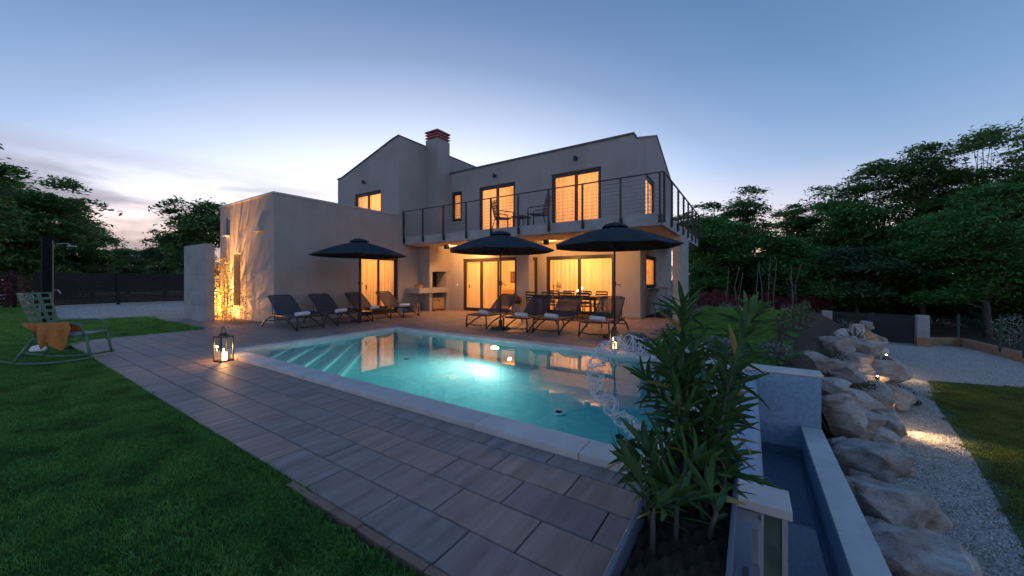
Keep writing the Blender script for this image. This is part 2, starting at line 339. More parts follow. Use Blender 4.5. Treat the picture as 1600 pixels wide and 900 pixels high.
def water_material(name, absorb, density, wave):
    m = bpy.data.materials.new(name); nt = nodes(m); N = nt.nodes; L = nt.links
    o = N.new('ShaderNodeOutputMaterial'); b = N.new('ShaderNodeBsdfGlass'); b.inputs['IOR'].default_value = 1.33; b.inputs['Roughness'].default_value = 0.
    ge = N.new('ShaderNodeNewGeometry'); nb = N.new('ShaderNodeTexNoise'); nb.inputs['Scale'].default_value = 1.1; nb.inputs['Detail'].default_value = 2
    L.new(ge.outputs['Position'], nb.inputs['Vector'])
    bp = N.new('ShaderNodeBump'); bp.inputs['Strength'].default_value = wave; bp.inputs['Distance'].default_value = .02
    L.new(nb.outputs['Fac'], bp.inputs['Height']); L.new(bp.outputs[0], b.inputs['Normal'])
    va = N.new('ShaderNodeVolumeAbsorption'); va.inputs[0].default_value = (*absorb, 1); va.inputs[1].default_value = density
    L.new(b.outputs[0], o.inputs[0]); L.new(va.outputs[0], o.inputs[1]); return m
WATER = water_material('pool_water', (.06, .78, .84), .30, .035)
WATERB = water_material('basin_water', (.15, .55, .80), .6, .03)
# ------------------------------------------------------------------ mesh helpers
class MB:
    def __init__(s): s.v = []; s.f = []
    def add(s, vs, fs):
        o = len(s.v); s.v += [tuple(p) for p in vs]; s.f += [tuple(i + o for i in f) for f in fs]; return s
    def box(s, x0, x1, y0, y1, z0, z1):
        return s.add([(x0, y0, z0), (x1, y0, z0), (x1, y1, z0), (x0, y1, z0), (x0, y0, z1), (x1, y0, z1), (x1, y1, z1), (x0, y1, z1)],
                     [(0, 3, 2, 1), (4, 5, 6, 7), (0, 1, 5, 4), (1, 2, 6, 5), (2, 3, 7, 6), (3, 0, 4, 7)])
    def prism(s, poly, z0, z1):
        n = len(poly)
        return s.add([(x, y, z0) for x, y in poly] + [(x, y, z1) for x, y in poly],
                     [tuple(range(n - 1, -1, -1)), tuple(range(n, 2 * n))] + [(i, (i + 1) % n, n + (i + 1) % n, n + i) for i in range(n)])
    def extr(s, poly3, off):
        n = len(poly3); off = Vector(off); a = [Vector(p) for p in poly3]
        return s.add(a + [p + off for p in a], [tuple(range(n - 1, -1, -1)), tuple(range(n, 2 * n))] + [(i, (i + 1) % n, n + (i + 1) % n, n + i) for i in range(n)])
    def tube(s, pts, r, seg=8, closed=False, flat=1.0):
        P = [Vector(p) for p in pts]; n = len(P); rr = r if isinstance(r, (list, tuple)) else [r] * n
        vs = []; nrm = None
        for i in range(n):
            if closed: t = P[(i + 1) % n] - P[i - 1]
            else: t = P[min(i + 1, n - 1)] - P[max(i - 1, 0)]
            if t.length < 1e-9: t = Vector((0, 0, 1))
            t.normalize()
            if nrm is None:
                a = Vector((0, 0, 1)) if abs(t.z) < .9 else Vector((1, 0, 0)); nrm = t.cross(a).normalized()
            else:
                nrm = nrm - t * nrm.dot(t)
                if nrm.length < 1e-6: nrm = t.orthogonal()
                nrm.normalize()
            bn = t.cross(nrm)
            for k in range(seg):
                a = 2 * math.pi * k / seg; vs.append(P[i] + (nrm * math.cos(a) + bn * math.sin(a) * flat) * rr[i])
        fs = []
        for i in range(n if closed else n - 1):
            j = (i + 1) % n
            for k in range(seg): fs.append((i * seg + k, i * seg + (k + 1) % seg, j * seg + (k + 1) % seg, j * seg + k))
        if not closed: fs += [tuple(range(seg - 1, -1, -1)), tuple((n - 1) * seg + k for k in range(seg))]
        return s.add(vs, fs)
    def lathe(s, prof, c=(0, 0, 0), seg=20):
        vs = []; n = len(prof)
        for r, z in prof:
            for k in range(seg):
                a = 2 * math.pi * k / seg; vs.append((c[0] + r * math.cos(a), c[1] + r * math.sin(a), c[2] + z))
        fs = [(i * seg + k, i * seg + (k + 1) % seg, (i + 1) * seg + (k + 1) % seg, (i + 1) * seg + k) for i in range(n - 1) for k in range(seg)]
        fs += [tuple(range(seg - 1, -1, -1)), tuple((n - 1) * seg + k for k in range(seg))]
        return s.add(vs, fs)
    def grid(s, fn, nu, nv):
        vs = [fn(i / nu, j / nv) for j in range(nv + 1) for i in range(nu + 1)]
        return s.add(vs, [(j * (nu + 1) + i, j * (nu + 1) + i + 1, (j + 1) * (nu + 1) + i + 1, (j + 1) * (nu + 1) + i) for j in range(nv) for i in range(nu)])
    def mesh(s, name):
        me = bpy.data.meshes.new(name); me.from_pydata(s.v, [], s.f); me.update(); return me
    def build(s, name, mat, parent=None, smooth=False, world=False, bevel=0., sharp=None):
        if world and parent is not None:
            w = ORIG[parent.name]; s.v = [(p[0] - w[0], p[1] - w[1], p[2] - w[2]) for p in s.v]
        me = s.mesh(name); o = bpy.data.objects.new(name, me); col.objects.link(o)
        if mat is not None: me.materials.append(mat)
        if smooth:
            me.polygons.foreach_set('use_smooth', [True] * len(me.polygons))
            if sharp: me.set_sharp_from_angle(angle=R(sharp))
        if bevel:
            md = o.modifiers.new('bevel', 'BEVEL'); md.width = bevel; md.segments = 2; md.limit_method = 'ANGLE'
        if parent is not None: o.parent = parent; ORIG[o.name] = ORIG[parent.name]
        return o
ORIG = {}
def tag(o, label=None, cat=None, group=None, kind=None):
    if label: o['label'] = label
    if cat: o['category'] = cat
    if group: o['group'] = group
    if kind: o['kind'] = kind
    return o
def thing(name, label, cat, loc=(0, 0, 0), rotz=0., group=None):
    o = bpy.data.objects.new(name, None); col.objects.link(o); o.empty_display_size = .2
    o.location = loc; o.rotation_euler = (0, 0, rotz); ORIG[o.name] = Vector(loc)
    return tag(o, label, cat, group)
def copy_tree(o, parent=None):
    c = o.copy(); col.objects.link(c); c.parent = parent
    for ch in list(o.children): copy_tree(ch, c)
    return c
def np_mesh(name, V, F, mat, smooth=False):
    """V (n,3) float, F (m,k) int"""
    me = bpy.data.meshes.new(name); k = F.shape[1]
    me.vertices.add(len(V)); me.vertices.foreach_set('co', np.asarray(V, dtype=np.float32).ravel())
    me.loops.add(F.size); me.loops.foreach_set('vertex_index', F.astype(np.int32).ravel())
    me.polygons.add(len(F)); me.polygons.foreach_set('loop_start', np.arange(0, F.size, k, dtype=np.int32))
    me.update(calc_edges=True); me.validate()
    if mat is not None: me.materials.append(mat)
    if smooth: me.polygons.foreach_set('use_smooth', [True] * len(F))
    return me
def np_obj(name, V, F, mat, parent=None, smooth=False):
    o = bpy.data.objects.new(name, np_mesh(name, V, F, mat, smooth)); col.objects.link(o)
    if parent is not None: o.parent = parent
    return o
def lamp(name, kind, loc, power, color, radius=.1, **kw):
    l = bpy.data.lights.new(name, kind); l.energy = power * (.95 if name.endswith('_lamp') and kind == 'POINT' else .74); l.color = color; l.shadow_soft_size = radius
    o = bpy.data.objects.new(name, l); col.objects.link(o); o.location = loc
    if 'aim' in kw: o.rotation_euler = (Vector(kw['aim']) - Vector(loc)).to_track_quat('-Z', 'Y').to_euler()
    if kind == 'SPOT': l.spot_size = R(kw.get('size', 80)); l.spot_blend = kw.get('blend', .6)
    if kw.get('parent') is not None:
        o.parent = kw['parent']; o.location = Vector(loc) - ORIG[kw['parent'].name]
    return o
def scatter(name, pts, src, label, cat, rot=True, scale=(0.9, 1.15)):
    """geometry-node patches of uncountable stuff on given points"""
    me = bpy.data.meshes.new(name); me.from_pydata([tuple(p) for p in pts], [], []); me.update()
    o = bpy.data.objects.new(name, me); col.objects.link(o); tag(o, label, cat, kind='stuff')
    ng = bpy.data.node_groups.new(name + '_scatter', 'GeometryNodeTree')
    ng.interface.new_socket('Geometry', in_out='INPUT', socket_type='NodeSocketGeometry')
    ng.interface.new_socket('Geometry', in_out='OUTPUT', socket_type='NodeSocketGeometry')
    N = ng.nodes; L = ng.links
    gi = N.new('NodeGroupInput'); go = N.new('NodeGroupOutput'); ip = N.new('GeometryNodeInstanceOnPoints')
    oi = N.new('GeometryNodeObjectInfo'); oi.inputs['Object'].default_value = src
    try: oi.inputs['As Instance'].default_value = True
    except Exception: pass
    rv = N.new('FunctionNodeRandomValue'); rv.data_type = 'FLOAT_VECTOR'
    rv.inputs[0].default_value = (0, 0, 0); rv.inputs[1].default_value = (0, 0, 6.283)
    rs = N.new('FunctionNodeRandomValue'); rs.data_type = 'FLOAT'; rs.inputs[2].default_value = scale[0]; rs.inputs[3].default_value = scale[1]
    L.new(gi.outputs[0], ip.inputs['Points']); L.new(oi.outputs['Geometry'], ip.inputs['Instance'])
    L.new(rv.outputs[0], ip.inputs['Rotation']); L.new(rs.outputs[1], ip.inputs['Scale'])
    L.new(ip.outputs[0], go.inputs[0])
    md = o.modifiers.new('scatter', 'NODES'); md.node_group = ng
    return o
# ------------------------------------------------------------------ ground
ZL = -1.47                                   # level of the drive and path
def xb(y):                                   # upper-terrace border
    return float(np.interp(y, [-5, 7, 9.5, 17.4, 24, 60], [.80, .80, .95, 2.3, 2.2, 2.2]))
def ground_z(x, y):
    if y < 6.4 and x > .6: return ZL - .03
    t = min(1, max(0, (x - xb(y)) / (.15 + 1.2 * min(1, max(0, (y - 6.4) / 6.))))); s = t * t * (3 - 2 * t)
    far = min(1, max(0, (y - 20) / 6.)); base = -.06 * (1 - far) + (-1.47) * far if x > -4 else -.06
    return base * (1 - s) + (ZL - .03) * s
def build_ground():
    xs = sorted(set([-900, -400, -200, -110, -70, -45, -30, -20, -14, -10, -7.75, -5, -3.9, -2, -1, 0.05, .71] + [round(.86 + .15 * i, 3) for i in range(22)] + [4.6, 6, 9, 14, 22, 40, 80, 160, 400, 900]))
    ys = sorted(set([-900, -300, -100, -40, -15, -6, -1.0, 0, 1, 2.5, 3.5, 4.5, 5.5, 6.3] + [7 + .8 * i for i in range(18)] + [21 + i for i in range(8)] + [32, 40, 60, 100, 200, 400, 900]))
    V = [(x, y, ground_z(x, y)) for y in ys for x in xs]; F = []
    for j in range(len(ys) - 1):
        for i in range(len(xs) - 1):
            cx = (xs[i] + xs[i + 1]) / 2; cyy = (ys[j] + ys[j + 1]) / 2
            if -7.75 < cx < .71 and 2.5 < cyy < 6.3: continue
            if .05 < cx < .71 and -1.0 < cyy < 2.5: continue
            a = j * len(xs) + i; F.append((a, a + 1, a + 1 + len(xs), a + len(xs)))
    m = MB(); m.v = V; m.f = F
    o = m.build('ground', SOIL, smooth=True); tag(o, kind='structure')
build_ground()
def sheet(name, poly, z, mat, kind='structure'):
    o = MB().add([(x, y, z) for x, y in poly], [tuple(range(len(poly)))]).build(name, mat); tag(o, kind=kind); return o
LAWNSOIL = pmat('lawn_soil', (.030, .060, .018), (.045, .085, .024), 3, .95)
sheet('lawn', [(-60, -20), (-1.0, -20), (-1.0, 1.10), (-10.6, 1.17), (-10.95, 1.05), (-11.25, 1.15), (-12.0, 1.2), (-12.05, 3.5), (-18.2, 3.65), (-18.3, 1.5), (-60, 1.5)], -.022, LAWNSOIL)
# upper lawn right of the house: gently falling towards the stone wall
def lawn_r_z(x, y): return -.03 - .05 * max(0, x + 1.5) * .35
lm = MB(); lm.grid(lambda u, v: (lambda y, x: (x, y, lawn_r_z(x, y)))(6.6 + v * 13.4, -1.65 + u * (xb(6.6 + v * 13.4) - .3 + 1.65)), 12, 14)
tag(lm.build('garden_lawn', LAWNSOIL, smooth=True), kind='structure')
sheet('drive', [(-60, 1.5), (-18.3, 1.5), (-18.2, 3.65), (-16.3, 3.65), (-16.3, 22), (-60, 22)], -.03, GRAVEL)
LOWLAWN = [(4.05, 14.47), (12.0, 16.2), (12.0, -3), (3.0, -3), (2.05, 2.5), (2.12, 4.6), (2.32, 5.9), (2.6, 7.2), (2.86, 8.5), (3.15, 10.2), (3.55, 12.4)]
sheet('gravel_path', [(.95, -3), (3.4, -3), (30, -3), (30, 22.6), (3.0, 22.6), (2.6, 17), (2.2, 12), (1.5, 8)], ZL + .012, GRAVEL)
sheet('lower_lawn', LOWLAWN, ZL + .03, LAWNSOIL)
# ------------------------------------------------------------------ terrace paving: every slab its own piece
terrace = MB().add([(-12.0, 1.19, 0), (-7.7, 1.19, 0), (-7.7, 13.3, 0), (-12.0, 13.3, 0)], [(0, 1, 2, 3)])
terrace.add([(-7.7, 1.19, 0), (-.02, 1.19, 0), (-.02, 2.5, 0), (-7.7, 2.5, 0)], [(0, 1, 2, 3)])
terrace.add([(-7.7, 6.3, 0), (-1.7, 6.3, 0), (-1.7, 13.3, 0), (-7.7, 13.3, 0)], [(0, 1, 2, 3)])
terrace.add([(-18.2, 3.5, 0), (-12.0, 3.5, 0), (-12.0, 5.1, 0), (-18.2, 5.1, 0)], [(0, 1, 2, 3)])
terrace.v = [(x, y, -.028) for x, y, z in terrace.v]
terr = terrace.build('terrace', BED); tag(terr, kind='structure'); ORIG[terr.name] = Vector((0, 0, 0))
def slab_mesh():
    c = .006; m = MB(); h = .5
    b = [(-h, -h, -1), (h, -h, -1), (h, h, -1), (-h, h, -1)]
    cx = .008; cyy = .016
    m.add(b + [(x, y, -.16) for x, y, z in b] + [((h - cx) * (1 if x > 0 else -1), (h - cyy) * (1 if y > 0 else -1), 0) for x, y, z in b],
          [(0, 1, 5, 4), (1, 2, 6, 5), (2, 3, 7, 6), (3, 0, 4, 7), (4, 5, 9, 8), (5, 6, 10, 9), (6, 7, 11, 10), (7, 4, 8, 11), (8, 9, 10, 11)])
    me = m.mesh('paving_slab'); me.materials.append(PAVE); return me
SLABM = slab_mesh()
def lay_paving():
    TW, TH, GAP = .555, .272, .006
    regions = [(-12.0, -7.85, 1.175, 13.2), (-7.85, .04, 1.175, 2.436), (-7.85, -1.75, 6.366, 13.2), (-18.2, -12.0, 3.535, 5.05)]
    out = []
    for ri, (X0, X1, Y0, Y1) in enumerate(regions):
        i0 = int(math.floor((Y0 - 1.175) / TH + 1e-6)); i1 = int(math.ceil((Y1 - 1.175) / TH))
        for i in range(i0, i1):
            y0 = max(Y0, 1.175 + i * TH); y1 = min(Y1, 1.175 + (i + 1) * TH)
            if y1 - y0 < .03: continue
            off = -.94 if i % 2 == 1 else -.66
            k0 = int(math.floor((X0 - off) / TW)); k1 = int(math.ceil((X1 - off) / TW))
            for k in range(k0, k1):
                x0 = max(X0, off + k * TW); x1 = min(X1, off + (k + 1) * TW)
                if x1 - x0 < .03: continue
                cx, cyy = (x0 + x1) / 2, (y0 + y1) / 2
                # what the house stands on needs no slabs
                if cx < -11.85 and cyy > 5.05: continue
                if cx < -11.1 and cyy > 10.7: continue
                if cyy > 11.75 and cx < -7.0: continue
                if cyy > 12.6 and cx < -3.1: continue
                if -1.95 < cx and cyy > 9: continue
                d = depth((cx, cyy))
                if d < .6: continue
                out.append((((x1 - x0) * (y1 - y0)) / d ** 3, x0 + GAP / 2, x1 - GAP / 2, y0 + GAP / 2, y1 - GAP / 2))
    out.sort(reverse=True)
    for s_, x0, x1, y0, y1 in out[:300]:
        o = bpy.data.objects.new('paving_slab', SLABM); col.objects.link(o); o.parent = terr
        o.location = ((x0 + x1) / 2, (y0 + y1) / 2, random.uniform(-.0012, .0012)); o.scale = (x1 - x0, y1 - y0, .032)
        o.rotation_euler = (random.gauss(0, .0016), random.gauss(0, .0012), 0)
    m = MB(); tone = []
    for s_, x0, x1, y0, y1 in out[300:]:
        z = random.uniform(-.0012, .0012); c = .004
        m.add([(x0, y0, -.032), (x1, y0, -.032), (x1, y1, -.032), (x0, y1, -.032), (x0, y0, z - .004), (x1, y0, z - .004), (x1, y1, z - .004), (x0, y1, z - .004),
               (x0 + c, y0 + c, z), (x1 - c, y0 + c, z), (x1 - c, y1 - c, z), (x0 + c, y1 - c, z)],
              [(0, 1, 5, 4), (1, 2, 6, 5), (2, 3, 7, 6), (3, 0, 4, 7), (4, 5, 9, 8), (5, 6, 10, 9), (6, 7, 11, 10), (7, 4, 8, 11), (8, 9, 10, 11)])
        tone += [random.random()] * 9
    o = m.build('paving_slabs', PAVE, terr); tag(o, kind='stuff')
    at = o.data.attributes.new('tone', 'FLOAT', 'FACE'); at.data.foreach_set('value', tone)
lay_paving()
# brick edging between lawn and paving
edging = thing('brick_edging', 'narrow reddish brick edging between the near lawn and the paving', 'edging', (-1.6, 1.13, 0))
for i in range(9):
    x1 = -2.22 + i * .25
    MB().box(x1 - .25 + .006, x1, 1.125, 1.170, -.05, .004 + random.uniform(-.003, .003)).build('brick', BRICKE, edging, world=True, bevel=.004)
# ------------------------------------------------------------------ swimming pool
PX0, PX1, PY0, PY1 = -7.61, -.10, 2.68, 6.12
pool = thing('swimming_pool', 'rectangular swimming pool with lit turquoise water and a spill-over end', 'pool', (-3.8, 4.4, 0))
m = MB(); D = -1.42
m.add([(PX0, PY0, D), (PX1, PY0, D), (PX1, PY1, D), (PX0, PY1, D), (PX0, PY0, .0), (PX1, PY0, .0), (PX1, PY1, .0), (PX0, PY1, .0)],
      [(0, 1, 2, 3), (0, 4, 5, 1), (2, 6, 7, 3), (3, 7, 4, 0)])
m.build('shell', POOLT, pool, world=True)
for k, Lg in enumerate((.95, 1.38, 1.82, 2.26, 2.70)):
    z1 = -.16 - k * .23
    m = MB(); m.prism([(PX0 - .01, PY0 - .01), (PX0 + Lg, PY0 - .01), (PX0 - .01, PY0 + Lg)], D - .02, z1)
    st = m.build('step', POOLT, pool, world=True)
    a = Vector((PX0 + Lg, PY0, 0)); b = Vector((PX0, PY0 + Lg, 0)); n = Vector((1, 1, 0)).normalized()
    m = MB(); p = [a - n * .07, a + n * .004, b + n * .004, b - n * .07]
    m.prism([(q.x, q.y) for q in p], z1 - .045, z1 + .004); m.build('edge_strip', EDGET, st, world=True)
# coping stones
def coping(x0, x1, y0, y1, along, n, z0=-.035, z1=.055):
    for i in range(n):
        if along == 'x': a, b = x0 + (x1 - x0) * i / n, x0 + (x1 - x0) * (i + 1) / n; q = (a + .0015, b - .0015, y0, y1)
        else: a, b = y0 + (y1 - y0) * i / n, y0 + (y1 - y0) * (i + 1) / n; q = (x0, x1, a + .0015, b - .0015)
        MB().box(*q, z0, z1).build('coping_stone', COPE, pool, world=True, bevel=.006)
coping(-7.85, -.06, 2.44, 2.70, 'x', 8)
coping(-7.85, -.06, 6.10, 6.36, 'x', 8)
coping(-7.85, -7.59, 2.702, 6.098, 'y', 4)
# spill-over wall with its rounded outer face, back wall, catch basin
m = MB(); prof = [(PX1, -.005), (-.02, -.008), (.03, -.03), (.065, -.09), (.085, -.2), (.09, -.45), (.09, -1.25), (PX1, -1.45)]
m.extr([(x, 2.70, z) for x, z in prof], (0, 3.42, 0)); m.build('spill_wall', BASINT, pool, world=True, smooth=True, sharp=40)
MB().box(-.06, .78, 6.18, 6.44, -1.52, .02).build('basin_back_wall', BASINT, pool, world=True)
MB().box(-.058, .80, 6.16, 6.46, .0205, .055).build('coping_stone', COPE, pool, world=True, bevel=.006)
MB().box(.575, .775, -1.0, 6.18, -1.6, -.69).build('basin_side_wall', BASINT, pool, world=True)
for i in range(6):
    y0 = 6.16 - 1.2 * (i + 1); MB().box(.565, .785, y0 + .0015, y0 + 1.1985, -.6895, -.65).build('coping_stone', COPE, pool, world=True, bevel=.005)
MB().box(-.10, .60, -1.0, 6.2, -1.5, -1.35).build('basin_floor', BASINT, pool, world=True)
# end block of the near long side with the recessed glass hatch
m = MB(); m.box(-.058, .17, 2.46, 2.66, -1.4, .0); m.build('end_block', CONC, pool, world=True)
MB().box(-.0585, .19, 2.44, 2.68, .0005, .055).build('coping_stone', COPE, pool, world=True, bevel=.006)
MB().box(.02, .05, -.9, 2.438, -1.4, -.034).build('terrace_edge_wall', CONC, pool, world=True)
m = MB(); m.box(.145, .171, 2.441, 2.4595, -1.4, -.001); m.box(.051, .063, 2.441, 2.4595, -1.4, -.001); m.build('hatch_frame', CONC, pool, world=True)
MB().box(.0635, .1445, 2.452, 2.4594, -1.4, -.001).build('hatch_panel', pmat('algae_tile', (.07, .11, .09), (.13, .17, .13), 10, .25), pool, world=True)
# water
m = MB(); m.box(PX0 - .02, PX1 + .004, PY0 - .02, PY1 + .02, D - .05, .0); w = m.build('pool_water', WATER); tag(w, kind='structure')
m = MB(); m.box(.088, .578, -.9, 6.19, -1.4, -.97); w = m.build('basin_water', WATERB); tag(w, kind='structure')
# fittings
lx, lz = -4.42, -.50
m = MB(); m.lathe([(.0, 0), (.085, 0), (.085, .012), (.0, .014)], seg=20)
m.v = [(lx + p[0], PY1 - .004 - p[2], lz + p[1]) for p in m.v]; m.build('light_lens', emat('pool_lamp', (.80, 1.0, .86), 8.), pool, world=True)
m = MB(); m.lathe([(.088, 0), (.12, 0), (.12, .014), (.088, .018)], seg=20); m.v = [(lx + p[0], PY1 - .004 - p[2], lz + p[1]) for p in m.v]
m.build('light_ring', TRIM, pool, world=True)
lamp('pool_lamp', 'SPOT', (lx, PY1 - .06, lz), 95, (.90, 1.0, .88), .08, aim=(lx - .2, PY1 - 3.4, lz - .15), size=168, blend=.9, parent=pool)
dr = GP(873, 640, 0) * 1.37
m = MB(); m.lathe([(.07, 0), (.10, 0), (.10, .012), (.07, .012)], (dr.x, dr.y, D)); m.lathe([(.0, 0), (.045, 0), (.045, .012), (0, .012)], (dr.x, dr.y, D)); m.build('floor_drain', WHITEP, pool, world=True)
for (x, y) in ((-5.9, 5.0), (-1.3, 4.3)):
    MB().lathe([(0, 0), (.05, 0), (.05, .012), (0, .012)], (x, y, D)).build('floor_inlet', METAL_D, pool, world=True)
# ------------------------------------------------------------------ house
XA, YA = -11.79, 5.05            # annex corner
YM, YD, XR = 11.8, 12.65, -3.12  # main front wall, recessed dining wall, right end wall
ZS0, ZS1 = 2.72, 3.04            # balcony slab
house = thing('house', 'two storey grey rendered villa with balcony and lit windows', 'house', (-9, 12, 0))
def strips(axis, c, th, u0, u1, z0, top, ops, cuts=()):
    """wall in a vertical plane: axis 'Y' -> plane y=c facing -Y, 'X' -> plane x=c facing +X. ops: (ua,ub,za,zb)"""
    us = sorted(set([u0, u1] + [v for o in ops for v in o[:2]] + list(cuts)))
    us = [u for u in us if u0 - 1e-6 <= u <= u1 + 1e-6]
    m = MB(); T = top if callable(top) else (lambda u: top)
    for a, b in zip(us[:-1], us[1:]):
        mid = (a + b) / 2; segs = []; zc = z0
        for o in sorted([o for o in ops if o[0] < mid < o[1]], key=lambda o: o[2]):
            if o[2] > zc + 1e-4: segs.append((zc, zc, o[2], o[2]))
            zc = o[3]
        segs.append((zc, zc, T(a), T(b)))
        for za, zb, ta, tb in segs:
            p = [(a, za), (b, zb), (b, tb), (a, ta)]
            if axis == 'Y': m.extr([(u, c, z) for u, z in p], (0, th, 0))
            else: m.extr([(c, u, z) for u, z in p], (-th, 0, 0))
    return m
def wbox(axis, c, ua, ub, na, nb, za, zb, m=None):
    m = m or MB()
    if axis == 'Y': m.box(ua, ub, c + na, c + nb, za, zb)
    else: m.box(c - nb, c - na, ua, ub, za, zb)
    return m
def window(axis, c, ua, ub, za, zb, panes=2, set_=.05, sill=False, door=False, label=None, skip=()):
    fw = .075
    w = wbox(axis, c, ua, ub, set_, set_ + .07, zb - fw, zb)
    wbox(axis, c, ua, ua + fw, set_, set_ + .07, za, zb - fw, w); wbox(axis, c, ub - fw, ub, set_, set_ + .07, za, zb - fw, w)
    wbox(axis, c, ua + fw, ub - fw, set_, set_ + .07, za, za + (.06 if door else fw), w)
    win = w.build('window', FRAME, house, world=True)
    if label: win['label'] = label
    for i in range(panes):
        a = ua + fw + (ub - ua - 2 * fw) * i / panes; b = ua + fw + (ub - ua - 2 * fw) * (i + 1) / panes
        g = .012 + .028 * (i % 2)
        s = MB(); sw = .055
        for q in ((a, a + sw, za + .062, zb - fw), (b - sw, b, za + .062, zb - fw)): wbox(axis, c, q[0], q[1], set_ + g, set_ + g + .024, q[2], q[3], s)
        wbox(axis, c, a + sw, b - sw, set_ + g, set_ + g + .024, za + .062, za + .13, s); wbox(axis, c, a + sw, b - sw, set_ + g, set_ + g + .024, zb - fw - .06, zb - fw, s)
        s.build('sash', FRAME, win, world=True)
        if i not in skip:
            wbox(axis, c, a + sw, b - sw, set_ + g + .008, set_ + g + .014, za + .13, zb - fw - .06).build('pane', GLASS, win, world=True)
    if sill: wbox(axis, c, ua - .05, ub + .05, -.05, set_, za - .04, za - .001).build('sill', COPE, win, world=True)
    if door: wbox(axis, c, ua + .3, ua + .32, set_ - .03, set_ + .012, .95, 1.12).build('handle', METAL_D, win, world=True)
    return win
def curtain(axis, c, ua, ub, za, zb, label, n=.17, seed=0):
    r = random.Random(seed); per = .16; ph = r.random() * 6
    def fn(u, v):
        t = ua + (ub - ua) * u; z = za + (zb - za) * v
        a = (.022 + .016 * math.sin(t * 2.3 + ph)) * math.sin(t / per * 6.283 + ph + 1.6 * math.sin(t * 3.1 + ph)) + .012 * math.sin(t * 71 + ph) + .01 * math.sin(t * 17 + v * 2 + ph)
        a *= .75 + .25 * (1 - v)
        return (t, c + n + a, z) if axis == 'Y' else (c - n - a, t, z)
    m = MB(); m.grid(fn, max(16, int((ub - ua) / .018)), 4)
    o = m.build('curtain', CURT, None, smooth=True); tag(o, label, 'curtain', 'sheer curtains glowing behind the windows'); return o
# --- annex
strips('X', XA, .3, YA, 12.1, 0, 3.88, [(7.85, 9.58, 0, 2.2)]).build('annex_side_wall', PLASTER, house, world=True)
strips('Y', YA, .3, -15.88, XA - .3, 0, 3.88, [(-14.7, -14.16, .44, 2.19)]).build('annex_front_wall', PLASTER, house, world=True)
m = strips('X', -15.58, .3, YA + .3, 9.6, 0, 3.88, []); m.build('annex_left_wall', PLASTER, house, world=True)
MB().box(-15.58, XA - .3, YA + .3, 9.6, 3.45, 3.65).build('annex_roof', ROOF, house, world=True)
m = MB(); m.box(-15.91, XA + .03, YA - .03, YA + .33, 3.8805, 3.93); m.box(XA - .33, XA + .03, YA + .3302, 9.58, 3.8805, 3.93); m.box(-15.91, -15.55, YA + .3302, 9.6, 3.8805, 3.93)
m.build('parapet_cap', TRIM, house, world=True)
# --- upper left block with its mono-pitch gable
def gtop(u): return float(np.interp(u, [-16.08, -15.75, -12.15, XA], [5.98, 6.0, 7.02, 7.09]))
strips('Y', 9.6, .3, -16.08, XA - .0, 3.885, gtop, [(-14.75, -12.92, 4.0, 5.1)], (-15.75, -12.15)).build('gable_wall', PLASTER, house, world=True)
strips('X', XA, .3, 9.9, 18.2, 3.885, 7.09, []).build('ridge_wall', PLASTER, house, world=True)
MB().box(-16.08, -15.78, 9.9, 18.2, 0, 5.95).build('left_wall', PLASTER, house, world=True)
m = MB()
for a, b in zip([-16.12, -15.75, -12.15], [-15.75, -12.15, XA + .03]):
    m.extr([(a, 9.56, gtop(a) + .001), (b, 9.56, gtop(b) + .001), (b, 9.56, gtop(b) + .045), (a, 9.56, gtop(a) + .045)], (0, .34, 0))
m.box(XA - .33, XA + .03, 9.9005, 18.2, 7.091, 7.135); m.build('gable_trim', ROOF, house, world=True)
m = MB(); m.extr([(-16.08, 9.9, 5.7), (XA - .3, 9.9, 6.85), (XA - .3, 9.9, 6.95), (-16.08, 9.9, 5.8)], (0, 8.3, 0)); m.build('left_roof', ROOF, house, world=True)
# --- main block
W1, W2, W3 = (-9.42, -7.64, 3.045, 5.14), (-6.05, -4.19, 3.045, 5.14), (-10.96, -10.38, 3.85, 5.14)
strips('Y', YM, .3, XA, XR, ZS1, 5.97, [W1, W2, W3]).build('upper_front_wall', PLASTER, house, world=True)
RY, RZ = 15.2, 7.04
def rtop(u): return float(np.interp(u, [YM, 12.12, RY, 17.9, 18.2], [5.97, 5.93, RZ, 6.1, 6.0]))
WS = (13.4, 14.9, 3.045, 5.12)
strips('X', XR, .3, YM + .3, 18.2, ZS1, rtop, [WS], (12.12, RY, 17.9)).build('upper_end_wall', PLASTER, house, world=True)
m = MB(); m.box(XA, XR + .03, YM - .04, YM + .30, 5.9705, 6.03)
for a, b in zip([YM + .3005, RY, 17.9], [RY, 17.9, 18.2]): m.extr([(XR + .03, a, rtop(a) + .001), (XR + .03, b, rtop(b) + .001), (XR + .03, b, rtop(b) + .05), (XR + .03, a, rtop(a) + .05)], (-.34, 0, 0))
m.build('roof_trim', ROOF, house, world=True)
m = MB(); m.extr([(XA, YM + .3, 5.80), (XA, RY, 6.85), (XA, 18.2, 5.8), (XA, 18.2, 5.9), (XA, RY, 6.97), (XA, YM + .3, 5.90)], (XR - .3 - XA, 0, 0)); m.build('main_roof', ROOF, house, world=True)
MB().box(-16.08, XR, 18.2, 18.5, 0, 6.0).build('rear_wall', PLASTER, house, world=True)
